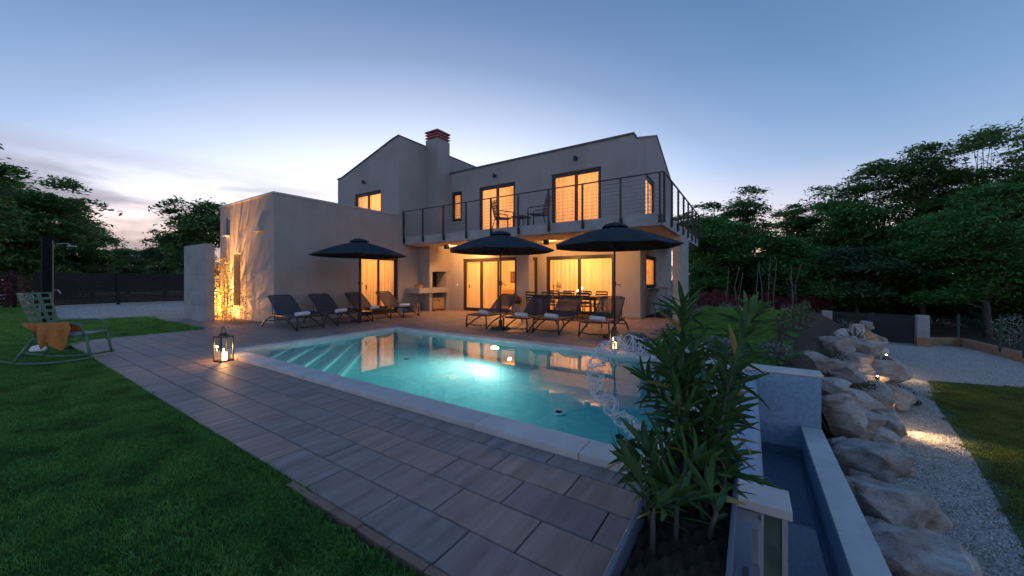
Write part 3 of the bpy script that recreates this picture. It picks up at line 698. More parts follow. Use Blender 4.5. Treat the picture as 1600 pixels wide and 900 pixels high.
# --- ground floor under the balcony
LD = (-10.30, -7.57, 0, 2.2)
strips('Y', YM, .3, -11.1, -7.02, 0, ZS0, [LD]).build('porch_wall', PLASTER, house, world=True)
strips('X', -7.02, .3, YM + .3, YD + .3, 0, ZS0, [(12.12, 12.55, .05, 2.2)]).build('porch_return_wall', PLASTER, house, world=True)
DW = (-6.72, -4.0, 0, 2.22)
strips('Y', YD, .3, -7.02, XR, 0, ZS0, [DW]).build('dining_wall', PLASTER, house, world=True)
GS = (13.55, 15.2, 1.0, 2.2)
strips('X', XR, .3, YD + .3, 18.2, 0, ZS0, [GS]).build('end_wall', PLASTER, house, world=True)
MB().box(-15.78, XR - .3, YM + .3, 18.2, -.05, .012).build('floor', WOODF, house, world=True)
MB().box(-15.58, XA - .3, YA + .3, 11.9, -.05, .012).build('floor', WOODF, house, world=True)
# storey slab with the balcony
m = MB(); m.prism([(XA + .001, 9.85), (-1.87, 9.85), (-1.87, 17.4), (XR + .001, 17.4), (XR + .001, YM - .001), (XA + .001, YM - .001)], ZS0, ZS1)
m.build('balcony_slab', CONC, house, world=True)
m = MB(); m.prism([(XA + .05, 9.95), (-1.97, 9.95), (-1.97, 17.3), (XR + .02, 17.3), (XR + .02, YD - .01), (-6.99, YD - .01), (-6.99, YM - .01), (XA + .05, YM - .01)], ZS0 - .014, ZS0 - .002)
m.build('soffit', SOFFIT, house, world=True)
MB().box(-15.78, XR - .301, YM + .301, 18.2, ZS0 + .01, ZS1 - .01).build('storey_slab', ROOMW, house, world=True)
MB().box(-15.78, XA - .301, 9.9, YM + .3, ZS0 + .2, ZS1 - .012).build('storey_slab', ROOMW, house, world=True)
# partitions that close the rooms
m = MB(); m.box(XA - .3, -7.3, 15.9, 16.0, .012, ZS0); m.box(-7.5, -7.4, YD + .3, 15.9, .012, ZS0); m.box(-11.7, -11.6, 12.1, 15.9, .012, ZS0); m.build('partition', ROOMW, house, world=True)
m = MB(); m.box(-11.4, -11.39, 12.1, 18.2, ZS1, 5.9); m.box(-11.48, -3.5, 15.6, 15.7, ZS1, 6.7); m.box(-7.0, -6.9, 12.1, 15.6, ZS1, 6.0); m.build('upper_partition', ROOMW, house, world=True)
MB().box(-15.58, XA - .3, 9.5, 9.6, .012, 3.45).build('annex_partition', ROOMW, house, world=True)
# chimney and fireplace
MB().box(XA + .001, -11.08, 11.05, YM - .001, ZS1 + .001, 7.35).build('chimney', PLASTER, house, world=True)
ch = MB().box(XA + .06, -11.14, 11.11, YM - .06, 7.35, 7.66).build('chimney_head', BRICKR, house, world=True)
for k in range(3):
    z = 7.37 + k * .13
    m = MB(); m.box(XA - .01, -11.065, 11.035, YM + .01, z + .05, z + .10); m.build('brick_course', BRICKR, ch, world=True)
MB().box(XA - .03, -11.05, 11.02, YM + .02, 7.67, 7.72).build('cap', BRICKR, ch, world=True)
m = MB(); FX = -11.1
m.box(XA + .001, FX, 10.62, 10.78, .0, ZS0 - .015); m.box(XA + .001, FX, 11.62, YM - .001, 0, ZS0 - .015)
m.box(XA + .001, FX, 10.7802, 11.6198, 1.66, ZS0 - .015); m.box(XA + .001, XA + .06, 10.7802, 11.6198, 0, 1.66)
fire = m.build('fireplace', PLASTER, house, world=True)
m = MB(); m.box(XA + .062, FX + .10, 10.7804, 11.6196, .76, .98); m.box(XA + .002, FX + .10, 9.95, 10.6195, .76, .97); m.box(FX + .0005, FX + .10, 10.6197, 10.7803, .76, .975); m.build('worktop', CONC, fire, world=True, bevel=.006)
MB().box(XA + .065, XA + .1, 10.79, 11.61, .985, 1.65).build('firebox_back', pmat('soot', (.015, .014, .013), (.03, .027, .025), 6, .95), fire, world=True)
# windows
window('X', XA, 7.85, 9.58, .0, 2.2, 2, door=True, label='sliding door of the single storey wing')
window('Y', YA, -14.7, -14.16, .44, 2.19, 1, set_=.18, label='tall narrow window beside the bamboo')
window('Y', 9.6, -14.75, -12.92, 4.0, 5.1, 2, label='wide window under the gable')
window('Y', YM, *W1, 2, door=False, label='balcony door beside the small window')
window('Y', YM, *W2, 2, label='larger balcony door near the corner')
window('Y', YM, *W3, 1, sill=True, label='small upright window above the balcony')
window('X', XR, *WS, 2, label='balcony door on the end wall')
window('Y', YM, *LD, 3, door=True, label='living room sliding door, its last leaf without curtain')
window('X', -7.02, 12.12, 12.55, .05, 2.2, 1, label='narrow full height window on the porch return')
window('Y', YD, *DW, 2, door=True, label='wide dining room window behind the table')
window('X', XR, *GS, 1, sill=True, label='square window on the ground floor end wall')
curtain('X', XA, 7.9, 9.53, .05, 2.15, 'pleated curtain glowing in the sliding door beside the wall loungers', seed=1)
curtain('Y', 9.6, -14.7, -12.97, 3.95, 5.08, 'curtain in the lit window under the gable', seed=2)
curtain('Y', YM, -9.37, -7.95, 3.06, 5.1, 'curtain in the balcony door nearer the chimney', seed=3)
curtain('Y', YM, -6.0, -4.24, 3.06, 5.1, 'curtain in the balcony door behind the right-hand balcony chair', seed=4)
curtain('Y', YM, -10.93, -10.41, 3.8, 5.12, 'curtain in the small upright balcony window', seed=5)
curtain('X', XR, 13.45, 14.85, 3.06, 5.08, 'curtain in the balcony door of the end wall', n=.12, seed=6)
curtain('Y', YM, -10.25, -8.47, .05, 2.15, 'curtain across the first two leaves of the living room door', seed=7)
curtain('X', -7.02, 12.14, 12.53, .05, 2.15, 'curtain in the narrow window by the potted plant', seed=8)
curtain('Y', YD, -6.68, -4.04, .05, 2.18, 'long curtain behind the dining table', n=.2, seed=9)
curtain('X', XR, 13.57, 15.18, .95, 2.16, 'curtain in the square end wall window', n=.12, seed=10)
WARM = (1.0, .40, .095)
lamp('annex_room_lamp', 'POINT', (-13.4, 8.7, 2.2), 50, WARM, .15)
lamp('gable_room_lamp', 'POINT', (-13.6, 11.3, 4.7), 72, WARM, .15)
lamp('bedroom_lamp', 'POINT', (-8.9, 13.7, 4.7), 58, WARM, .15)
lamp('corner_bedroom_lamp', 'POINT', (-5.0, 13.8, 4.7), 62, WARM, .15)
lamp('living_room_lamp', 'POINT', (-9.3, 13.9, 2.35), 60, WARM, .05)
lamp('dining_room_lamp', 'POINT', (-5.3, 14.3, 2.2), 70, WARM, .15)
# picture and console seen through the uncurtained leaf
pc = PD(791, 436, depth((-8.6, 15.88))); pc.y = 15.88
t = MB().box(pc.x - .42, pc.x + .42, 15.86, 15.895, 1.15, 1.75).build('wall_picture', pmat('picture_dark', (.14, .08, .05), (.26, .15, .09), 5, .6)); tag(t, 'dark picture on the living room wall seen through the glass', 'picture')
cons = thing('console_table', 'low wooden console under the picture in the living room', 'console', (pc.x, 15.6, .012))
MB().box(-.6, .6, -.22, .22, .55, .78).build('cabinet', WOODC, cons)
for sx in (-.52, .52):
    for sy in (-.16, .16): MB().box(sx - .03, sx + .03, sy - .03, sy + .03, 0, .549).build('leg', WOODC, cons)
# fin column right of the porch: concrete blocks with joints
def block_fin(name, label, x0, x1, y0, y1, h, courses):
    t = thing(name, label, 'pillar', ((x0 + x1) / 2, (y0 + y1) / 2, 0))
    for i in range(courses):
        MB().box(x0, x1, y0, y1, h * i / courses + (.014 if i else -.03), h * (i + 1) / courses).build('block', CONC, t, world=True, bevel=.005)
    MB().box(x0 + .012, x1 - .012, y0 + .012, y1 - .012, 0, h - .05).build('core', CONC, t, world=True); return t
block_fin('wall_pillar', 'pale concrete block fin carrying the balcony corner', -2.12, -1.87, 12.78, 14.5, ZS0 - .004, 5)
block_fin('garden_pillar', 'free-standing concrete block slab wall beside the bamboo', -16.05, -14.15, 4.10, 4.36, 2.44, 5)
# balcony railing
rail = MB()
def railbox(x0, x1, y0, y1, z0, z1, m): m.box(x0, x1, y0, y1, z0, z1)
m = MB(); m.box(XA + .002, -1.83, 9.80, 9.84, 4.055, 4.085); m.box(-1.86, -1.82, 9.8402, 17.4, 4.055, 4.085)
railing = m.build('balcony_railing', METAL_D, house, world=True)
posts = [(-11.74 + i * 1.1, 9.82) for i in range(9)] + [(-1.93, 9.82)]
for x, y in posts:
    m = MB(); m.box(x - .021, x + .021, 9.79, 9.846, 2.80, 4.054); m.box(x - .045, x + .045, 9.825, 9.849, 2.78, 2.98); m.build('post', METAL_D, railing, world=True)
for i in range(8):
    y = 9.9 + i * 1.07
    m = MB(); m.box(-1.866, -1.81, y - .021, y + .021, 2.80, 4.054); m.box(-1.868, -1.845, y - .045, y + .045, 2.78, 2.98); m.build('post', METAL_D, railing, world=True)
CABLE = pmat('steel_cable', (.28, .29, .31), rough=.35, metal=.8)
for k in range(9):
    z = 3.12 + k * .102
    m = MB(); m.tube([(XA + .01, 9.82, z), (-1.85, 9.82, z), (-1.84, 17.4, z)], .0055, 4); m.build('cable', CABLE, railing, world=True)
# small wall fittings
def wall_lamp(x, y, z, label):
    t = thing('wall_lamp', label, 'lamp', (x, y, z), group='black wall lamps on the upper storey')
    MB().box(-.06, .06, -.02, .0, -.05, .05).build('mount', METAL_D, t)
    m = MB(); m.lathe([(.035, -.07), (.05, -.07), (.05, .07), (.035, .07)], (0, -.1, 0), 12); m.build('barrel', METAL_D, t, smooth=True, sharp=40)
wall_lamp(-14.02, 9.6, 5.55, 'small black wall lamp on the gable wall')
wall_lamp(-8.6, YM, 5.5, 'small black wall lamp above the balcony door near the chimney')
wall_lamp(-5.1, YM, 5.55, 'small black wall lamp above the corner balcony door')
t = thing('wall_sconce', 'thin angular wall sconce high on the bamboo lit wall', 'sconce', (-15.2, YA, 2.85))
m = MB(); m.extr([(.02, -.02, .03), (.06, -.02, .03), (.03, -.02, .62), (.02, -.02, .62)], (0, -.02, 0)); m.build('fin', METAL_D, t)
MB().box(-.22, .2, -.10, 0, -.03, .0).build('ledge', WHITEP, t)
t = thing('wall_light', 'pale rectangular wall light beside the annex corner', 'lamp', (-12.75, YA, 2.86))
MB().box(-.22, .22, -.09, 0, -.05, .06).build('housing', COPE, t)
t = thing('light_switch', 'white light switch plate on the porch wall', 'switch', (-10.62, YM, 1.1)); MB().box(-.05, .05, -.012, 0, -.05, .05).build('plate', WHITEP, t); MB().box(-.02, .02, -.018, -.0125, -.03, .03).build('rocker', WHITEP, t)
spots = [(-10.2, 10.7), (-9.2, 11.1), (-6.0, 11.3), (-4.3, 10.9)]
ordn = ['nearest the fireplace', 'in front of the living room door', 'over the dining table', 'over the corner of the porch']
for (x, y), w_ in zip(spots, ordn):
    t = thing('ceiling_spot', 'small black porch ceiling spot ' + w_, 'spotlight', (x, y, ZS0 - .014), group='spots under the balcony')
    m = MB(); m.box(-.075, .075, -.085, -.07, -.17, 0); m.box(-.075, -.062, -.0698, .05, -.17, 0); m.box(.062, .075, -.0698, .05, -.17, 0); m.build('housing', METAL_D, t)
    MB().lathe([(0, 0), (.022, .01), (.022, .05), (0, .06)], (0, 0, -.09), 10).build('bulb', emat('spot_lens', (1, .55, .2), 5), t)
    lamp('ceiling_spot_light', 'POINT', (x, y, ZS0 - .125), 40, (1, .43, .12), .03, parent=t)
# ------------------------------------------------------------------ furniture builders
def rect_tube(m, pts, w): return m.tube(pts, w, 6)
def make_lounger():
    root = thing('sun_lounger', 'x', 'sun lounger', group='dark sling sun loungers round the pool')
    W = .32
    # sling seat and back with a slight sag
    m = MB(); m.grid(lambda u, v: (-W + .64 * u, -.06 + .98 * v, .345 - .018 * math.sin(math.pi * u)), 6, 6); m.build('seat', SLING, root, smooth=True)
    def bk(u, v):
        return (-W + .64 * u + 0, -.06 - .62 * v + .04 * math.sin(math.pi * v), .355 + .50 * v - .02 * math.sin(math.pi * u))
    m = MB(); m.grid(bk, 6, 6); back = m.build('backrest', SLING, root, smooth=True)
    m = MB(); m.tube([(-W, -.06, .355), (-W, -.37, .62), (-W + .01, -.64, .82), (-W + .07, -.69, .86), (W - .07, -.69, .86), (W - .01, -.64, .82), (W, -.37, .62), (W, -.06, .355)], .016, 8); m.build('back_frame', BLACKF, back, smooth=True)
    m = MB(); m.tube([(-W, -.6, .335), (-W, .86, .345), (-W + .06, .93, .345), (W - .06, .93, .345), (W, .86, .345), (W, -.6, .335)], .018, 8); m.build('seat_frame', BLACKF, root, smooth=True)
    for s in (-1, 1):
        x = s * (W + .012)
        m = MB(); m.tube([(x, .90, .335), (x + s * .012, .905, .17), (x + s * .02, .91, 0)], [.018, .018, .02], 8); m.build('leg', BLACKF, root, smooth=True)
        m = MB(); m.tube([(x + s * .02, .88, .03), (x, .60, .17), (x, .28, .265), (x, -.1, .315), (x, -.42, .30), (x, -.66, .22), (x + s * .01, -.82, .1), (x + s * .02, -.88, 0)], [.017, .019, .02, .021, .021, .02, .019, .02], 8); m.build('leg', BLACKF, root, smooth=True)
    m = MB(); m.tube([(-W - .02, .905, .10), (-.15, .905, .075), (.15, .905, .075), (W + .02, .905, .10)], .014, 6); m.build('stretcher', BLACKF, root, smooth=True)
    m = MB(); m.tube([(-W - .02, -.75, .16), (W + .02, -.75, .16)], .014, 6); m.build('stretcher', BLACKF, root, smooth=True)
    m = MB(); m.tube([(-W + .03, -.45, .60), (-W + .03, -.42, .34)], .010, 6); m.tube([(W - .03, -.45, .60), (W - .03, -.42, .34)], .010, 6); m.build('prop', BLACKF, root)
    return root
LOUNGE = make_lounger()
towelme = MB()
def fnt(u, v):
    a = 2 * math.pi * u; r = .062 + .004 * math.sin(9 * a) ; return (-.19 + .38 * v, r * math.cos(a), .062 + .85 * r * math.sin(a))
towelme.grid(fnt, 28, 6)
for e in (-.19, .19):
    vs = []; fs = []
    for i in range(46):
        a = i * .42; r = .058 * (1 - i / 60.); vs += [(e, r * math.cos(a), .062 + .85 * r * math.sin(a)), (e + (.004 if e > 0 else -.004), (r - .006) * math.cos(a), .062 + .85 * (r - .006) * math.sin(a))]
    towelme.add(vs, [(2 * i, 2 * i + 2, 2 * i + 3, 2 * i + 1) for i in range(45)])
    towelme.add([(e * .985, .056 * math.cos(k * .449), .062 + .05 * math.sin(k * .449)) for k in range(14)], [tuple(range(14))])
TOWM = towelme.mesh('rolled_towel'); TOWM.materials.append(TOWEL); TOWM.polygons.foreach_set('use_smooth', [True] * len(TOWM.polygons))
lspots = []
names_l = ['nearest the annex corner', 'second along the annex wall', 'in front of the sliding door beside the parasol pole', 'at the far end of the annex wall']
for (x, y), nm in zip(((-9.60, 4.95), (-9.72, 6.12), (-9.92, 7.42), (-9.96, 8.66)), names_l): lspots.append((x - .91, y, -90 + random.uniform(-2, 2), nm))
names_r = ['by the living room door', 'second along the porch side', 'third along the porch side, facing the pool', 'next to the big parasol, facing the pool']
for x, y, nm in zip((-6.20, -4.96, -4.14, -2.98), (7.66, 7.62, 7.75, 7.80), names_r): lspots.append((x, y + .9, 180 + random.uniform(-2, 3), nm))
for i, (x, y, a, nm) in enumerate(lspots):
    o = LOUNGE if i == 0 else copy_tree(LOUNGE)
    o.location = (x, y, .0); o.rotation_euler = (0, 0, R(a)); o['label'] = 'dark mesh sun lounger ' + nm
    f = Matrix.Rotation(R(a), 3, 'Z') @ Vector((.02, .56, 0))
    t = bpy.data.objects.new('rolled_towel', TOWM); col.objects.link(t); t.location = (x + f.x, y + f.y, .338)
    t.rotation_euler = (0, 0, R(a + random.uniform(-25, 25))); tag(t, 'rolled white towel on the lounger ' + nm, 'towel', 'rolled towels on the loungers')
# parasols
def make_parasol():
    root = thing('parasol', 'x', 'parasol', group='dark parasols beside the pool')
    n = 8; Rr = 1.42
    def can(u, v, r0=.05, r1=Rr, z0=2.50, z1=2.07):
        k = u * n; a = 2 * math.pi * u; f = k - math.floor(k); w = math.cos(math.pi / n) / math.cos((f - .5) * 2 * math.pi / n)
        r = (r0 + (r1 - r0) * v) * w
        z = z0 + (z1 - z0) * (v ** 1.12) - .012 * v * math.sin(math.pi * f) + .03 * math.sin(math.pi * v)
        return (r * math.cos(a), r * math.sin(a), z)
    m = MB(); m.grid(can, 48, 8)
    vs = [can(i / 48, 1.0) for i in range(49)]
    m.add(vs + [(x * .999, y * .999, z - .022) for x, y, z in vs], [(i, i + 1, 50 + i, 49 + i) for i in range(48)])
    m.build('canopy', CANOPY, root, smooth=True, sharp=50)
    m = MB(); m.grid(lambda u, v: can(u, v, .03, .30, 2.585, 2.50), 48, 3); m.build('vent_cap', CANOPY, root, smooth=True)
    m = MB(); m.lathe([(.0, 2.62), (.025, 2.61), (.03, 2.57), (.02, 2.55)], seg=10); m.build('finial', METAL_D, root, smooth=True)
    m = MB(); m.tube([(0, 0, .05), (0, 0, 2.56)], .021, 10); m.build('pole', METAL_D, root, smooth=True)
    m = MB(); m.lathe([(.021, 0), (.035, 0), (.035, .12), (.021, .12)], (0, 0, 1.15), 12); m.tube([(.03, 0, 1.2), (.11, .02, 1.2), (.12, .02, 1.14)], .010, 6); m.build('crank', METAL_D, root)
    m = MB(); m.lathe([(0, 0), (.27, 0), (.27, .045), (.24, .06), (.05, .075), (.05, .24), (.03, .25), (0, .25)], seg=28); m.build('base', BLACKF, root, smooth=True, sharp=35)
    for i in range(n):
        a = 2 * math.pi * i / n; c, s = math.cos(a), math.sin(a)
        m = MB(); m.tube([(.04 * c, .04 * s, 2.49), (.7 * c, .7 * s, 2.335), (Rr * .985 * c, Rr * .985 * s, 2.05)], .009, 5); rb = m.build('rib', METAL_D, root)
        m = MB(); m.tube([(.03 * c, .03 * s, 2.02), (.72 * c, .72 * s, 2.325)], .007, 5); m.build('strut', METAL_D, rb)
    m = MB(); m.lathe([(.021, 0), (.045, 0), (.045, .06), (.021, .06)], (0, 0, 1.99), 12); m.build('runner', METAL_D, root)
    return root
PAR = make_parasol()
for i, (x, y, a, lb) in enumerate(((-10.20, 6.80, 8, 'dark parasol over the loungers along the annex wall'), (-5.52, 7.82, 20, 'dark parasol in front of the living room door'), (-2.56, 8.10, 3, 'large looking dark parasol nearest the balcony corner'))):
    o = PAR if i == 0 else copy_tree(PAR)
    o.location = (x, y, 0); o.rotation_euler = (0, 0, R(a)); o['label'] = lb
# lattice-backed chairs
def lattice(m, fn, nu, nv, bw, bh, th=.012):
    """bars of a perforated panel: fn(u,v)->point, nu x nv holes"""
    for i in range(nu + 1):
        u = i / nu
        for j in range(nv * 2):
            v0, v1 = j / (nv * 2), (j + 1) / (nv * 2); hw = bw / 2
            a, b, c, d = Vector(fn(max(0, u - hw), v0)), Vector(fn(min(1, u + hw), v0)), Vector(fn(min(1, u + hw), v1)), Vector(fn(max(0, u - hw), v1))
            nn = (b - a).cross(d - a).normalized() * th; m.extr([a, b, c, d], nn)
    for j in range(nv + 1):
        v = j / nv; hh = bh / 2
        for i in range(nu * 2):
            u0, u1 = i / (nu * 2), (i + 1) / (nu * 2)
            a, b, c, d = Vector(fn(u0, max(0, v - hh))), Vector(fn(u1, max(0, v - hh))), Vector(fn(u1, min(1, v + hh))), Vector(fn(u0, min(1, v + hh)))
            nn = (b - a).cross(d - a).normalized() * (th * .9); off = nn * .06; m.extr([a + off, b + off, c + off, d + off], nn)
def chair_back(m, wb, wt, y0, z0, y1, z1, curve, nu=4, nv=6, bw=.09, bh=.07):
    def fn(u, v):
        w = wb + (wt - wb) * v; s = 2 * u - 1
        return (w * s, y0 + (y1 - y0) * v + curve * s * s * (.4 + .6 * v), z0 + (z1 - z0) * v)
    lattice(m, fn, nu, nv, bw, bh)
def make_rocker():
    t = thing('rocking_chair', 'green lattice-back rocking chair standing on the lawn', 'chair', (-9.235, .916, 0), R(-30))
    m = MB(); chair_back(m, .29, .36, -.24, .40, -.47, 1.10, .12, 5, 7, .07, .055); m.build('backrest', GREENP, t)
    m = MB()
    def seat(u, v): return (.29 * (2 * u - 1), -.25 + .60 * v, .385 + .04 * v + .018 * (2 * u - 1) ** 2 - .03 * math.sin(math.pi * v))
    lattice(m, seat, 5, 6, .09, .08); m.build('seat', GREENP, t)
    m = MB(); m.tube([(-.29, -.25, .39), (-.30, .05, .375), (-.29, .33, .43), (.29, .33, .43), (.30, .05, .375), (.29, -.25, .39)], .018, 8); m.build('seat_frame', GREENP, t, smooth=True)
    for s in (-1, 1):
        m = MB(); m.tube([(s * .31, -.62 + i * .105, .02 + .10 * ((i - 5) / 5.) ** 2 * (1 if i < 5 else .55)) for i in range(11)], .017, 8); m.build('rocker', GREENP, t, smooth=True)
        m = MB(); m.tube([(s * .31, .40, .04), (s * .295, .335, .42)], .02, 8); m.build('leg', GREENP, t, smooth=True)
        m = MB(); m.tube([(s * .31, -.42, .045), (s * .29, -.24, .39)], .02, 8); m.build('leg', GREENP, t, smooth=True)
        m = MB(); m.tube([(s * .30, -.33, .62), (s * .345, -.1, .63), (s * .345, .2, .625), (s * .335, .29, .59), (s * .30, .32, .43)], .016, 8); m.build('armrest', GREENP, t, smooth=True)
    m = MB(); m.grid(lambda u, v: (.25 * (2 * u - 1), -.20 + .48 * v, .425 + .05 * math.sin(math.pi * min(1, max(0, v))) * math.sin(math.pi * u)), 8, 8); o = m.build('cushion', CUSHION, t, smooth=True)
    return t
rockc = make_rocker()
def blanket():
    M = Matrix.Translation((-9.235, .916, 0)) @ Matrix.Rotation(R(-30), 4, 'Z')
    def fn(u, v):
        y = -.29 + .47 * u
        low = float(np.interp(u, [0, .12, .42, .52, .62, .80, .88, 1.0], [.02, .10, .40, .36, .30, .44, .38, .10]))
        if v < .38:
            q = v / .38; x = .04 + .31 * q; z = .47 + .175 * q ** .5 - .02 * math.sin(u * 9) * (1 - q)
        else:
            q = (v - .38) / .62; fold = math.sin(u * 21 + .6 * math.sin(u * 7))
            x = .362 + .02 * q + .030 * fold * min(1, q * 1.6); z = .648 - q * low
            y += .04 * q * math.sin(u * 8)
        return M @ Vector((x, y, z))
    m = MB(); m.grid(fn, 60, 26); o = m.build('blanket', BLANKET, None, smooth=True)
    tag(o, 'ochre yellow knitted blanket draped over the rocking chair arm', 'blanket')
    sd = o.modifiers.new('thick', 'SOLIDIFY'); sd.thickness = .008
blanket()
def make_balcony_chair(name, label, loc, rz):
    t = thing(name, label, 'chair', loc, R(rz), group='lattice-back chairs on the balcony')
    m = MB(); chair_back(m, .25, .30, -.24, .40, -.42, 1.0, .05, 5, 7, .08, .06); m.build('backrest', DKCHAIR, t)
    m = MB(); lattice(m, lambda u, v: (.27 * (2 * u - 1), -.24 + .5 * v, .40 + .02 * v), 4, 5, .1, .1); m.build('seat', DKCHAIR, t)
    for s in (-1, 1):
        m = MB(); m.tube([(s * .28, .28, 0), (s * .28, .26, .60), (s * .28, .2, .625), (s * .28, -.28, .64)], .016, 8); m.build('armrest', DKCHAIR, t, smooth=True)
        m = MB(); m.tube([(s * .28, -.36, 0), (s * .26, -.24, .42)], .016, 8); m.build('leg', DKCHAIR, t, smooth=True)
        m = MB(); m.tube([(s * .26, .25, .405), (s * .275, .265, 0)], .014, 8); m.build('leg', DKCHAIR, t, smooth=True)
    return t
make_balcony_chair('balcony_chair', 'dark lattice-back chair on the balcony beside the chimney side door', (-7.25, 10.45, ZS1), -35)
make_balcony_chair('balcony_chair', 'dark lattice-back armchair on the balcony turned sideways to the table', (-5.85, 10.45, ZS1), 100)
t = thing('balcony_table', 'small low dark table between the two balcony chairs', 'table', (-6.55, 10.5, ZS1))
MB().box(-.25, .25, -.25, .25, .40, .43).build('tabletop', DKCHAIR, t)
for sx in (-.2, .2):
    for sy in (-.2, .2): MB().tube([(sx, sy, 0), (sx, sy, .3995)], .014, 6).build('leg', DKCHAIR, t)
# dining set on the porch
tb = thing('dining_table', 'long dark outdoor dining table under the balcony', 'table', (-5.40, 11.75, 0))
for k in range(5): MB().box(-1.30, 1.30, -.45 + k * .182, -.45 + k * .182 + .172, .715, .75).build('plank', pmat('table_wood', (.10, .06, .035), (.15, .09, .05), 4, .5, stretch=(1, 8, 1)), tb)
m = MB(); m.box(-1.2, 1.2, -.40, -.36, .65, .714); m.box(-1.2, 1.2, .36, .40, .65, .714); m.build('apron', BLACKF, tb)
for sx in (-1.15, 1.15):
    for sy in (-.37, .37): MB().box(sx - .03, sx + .03, sy - .03, sy + .03, 0, .649).build('leg', BLACKF, tb)
def make_dchair():
    t = thing('dining_chair', 'x', 'chair', group='dark slatted dining chairs on the porch')
    MB().box(-.23, .23, -.22, .24, .44, .465).build('seat', BLACKF, t)
    for s in (-1, 1):
        m = MB(); m.tube([(s * .21, .22, 0), (s * .21, .21, .44)], .016, 6); m.build('leg', BLACKF, t)
        m = MB(); m.tube([(s * .21, -.24, 0), (s * .21, -.20, .44), (s * .21, -.28, .88)], .016, 6); m.build('leg', BLACKF, t)
        m = MB(); m.tube([(s * .22, .20, .44), (s * .235, .18, .64), (s * .235, -.22, .66)], .013, 6); m.build('armrest', BLACKF, t)
    for k in range(4):
        z = .56 + k * .095; y = -.222 - (z - .44) * .14; MB().box(-.2, .2, y - .008, y + .008, z, z + .055).build('slat', BLACKF, t)
    return t
DC = make_dchair(); k = 0
side = ['pool side', 'window side']
for sy, rz in ((-.62, 0), (.60, 180)):
    for j, sx in enumerate((-.95, -.32, .32, .95)):
        o = DC if k == 0 else copy_tree(DC); k += 1
        o.location = (-5.40 + sx, 11.75 + sy, 0); o.rotation_euler = (0, 0, R(rz + random.uniform(-6, 6)))
        o['label'] = 'dark dining chair on the %s of the table, %s from the living room door' % (side[0 if sy < 0 else 1], ('first', 'second', 'third', 'fourth')[j])
def foliage_blob(c, r, n, size, seed, flat=1.0):
    g = np.random.default_rng(seed); d = g.normal(size=(n, 3)); d /= np.linalg.norm(d, axis=1)[:, None]
    p = d * (g.random((n, 1)) ** .4) * np.array(r) + np.array(c); return leaf_quads(p, size, g, up=.3)
def leaf_quads(P, size, g, up=.5, aspect=.42, droop=0.):
    n = len(P); L = size * g.uniform(.6, 1.25, (n, 1))
    a = g.normal(size=(n, 3)); a[:, 2] = a[:, 2] * (1 - up) - droop; a /= np.linalg.norm(a, axis=1)[:, None]
    nrm = g.normal(size=(n, 3)) * (1 - up); nrm[:, 2] += up * 1.4
    b = np.cross(nrm, a); b /= (np.linalg.norm(b, axis=1)[:, None] + 1e-9)
    w = L * aspect * .5
    fold = np.cross(a, b) * w * .35
    V = np.stack([P - a * L * .5, P + b * w + fold, P + a * L * .5, P - b * w + fold], 1).reshape(-1, 3)
    F = np.arange(n * 4).reshape(n, 4); return V, F
t = thing('flower_vase', 'glass vase with a sprig of leaves on the dining table', 'vase', (-5.75, 11.75, .75))
MB().lathe([(.0, 0), (.04, 0), (.05, .06), (.03, .14), (.035, .17), (.028, .17), (.022, .14), (0, .02)], seg=14).build('vessel', PLANTERM, t, smooth=True)
m = MB()
for a in range(5): m.tube([(0, 0, .1), (.05 * math.cos(a * 1.3), .05 * math.sin(a * 1.3), .26), (.10 * math.cos(a * 1.3), .10 * math.sin(a * 1.3), .40)], .003, 4)
m.build('stem', BARK, t)
V, F = foliage_blob((0, 0, .36), (.13, .13, .12), 60, .07, 5); np_obj('leaves', V, F, L_DARK, t)
for i, (x, lb) in enumerate(((-5.0, 'lit candle on the dining table nearer the vase'), (-4.86, 'taller lit candle on the dining table'))):
    t = thing('table_candle', lb, 'candle', (x, 11.72 + .06 * i, .75), group='candles on the dining table'); h = .16 + .08 * i
    MB().lathe([(0, 0), (.045, 0), (.045, .012), (.012, .02), (.012, h), (0, h)], seg=10).build('stick', WHITEP, t)
    MB().lathe([(0, 0), (.013, .014), (.009, .04), (0, .06)], (0, 0, h + .004), 8).build('flame', FLAME, t, smooth=True)
t = thing('table_tray', 'low dark tray with glasses on the dining table', 'tray', (-6.2, 11.7, .75)); MB().box(-.2, .2, -.14, .14, 0, .02).build('tray', BLACKF, t)
for k in range(3): MB().lathe([(0, 0), (.03, 0), (.036, .11), (.03, .11), (.025, .01), (0, .01)], (-.1 + .1 * k, 0, .0205), 12).build('glass', GLASS, t)
# pots, crate, basket, children's chairs, towel rack
def pot(name, label, loc, r, h):
    t = thing(name, label, 'pot', loc)
    MB().lathe([(0, 0), (r * .74, 0), (r, h), (r * 1.06, h), (r * 1.06, h - .05), (r * 1.0, h - .052)][:4] + [(r * .9, h), (r * .9, h - .05), (0, h - .05)], seg=22).build('vessel', TERRA, t, smooth=True, sharp=35); return t
pot('clay_pot', 'tapered clay pot under the fireplace worktop', (-11.42, 10.15, 0), .20, .36)
pp = pot('plant_pot', 'clay pot with a leafy plant between the porch windows', (-7.35, 11.40, 0), .20, .42)
V, F = foliage_blob((0, 0, .55), (.22, .22, .20), 320, .09, 6); np_obj('foliage', V, F, L_RED, pp)
V, F = foliage_blob((0, 0, .50), (.24, .24, .14), 260, .09, 7); np_obj('foliage', V, F, L_OLE, pp)
t = thing('wooden_crate', 'wooden crate stored in the niche under the fireplace', 'crate', (FX - .33, 11.2, .0))
for k in range(4): MB().box(.26, .28, -.33, .33, .06 + k * .125, .06 + k * .125 + .115).build('board', WOODC, t)
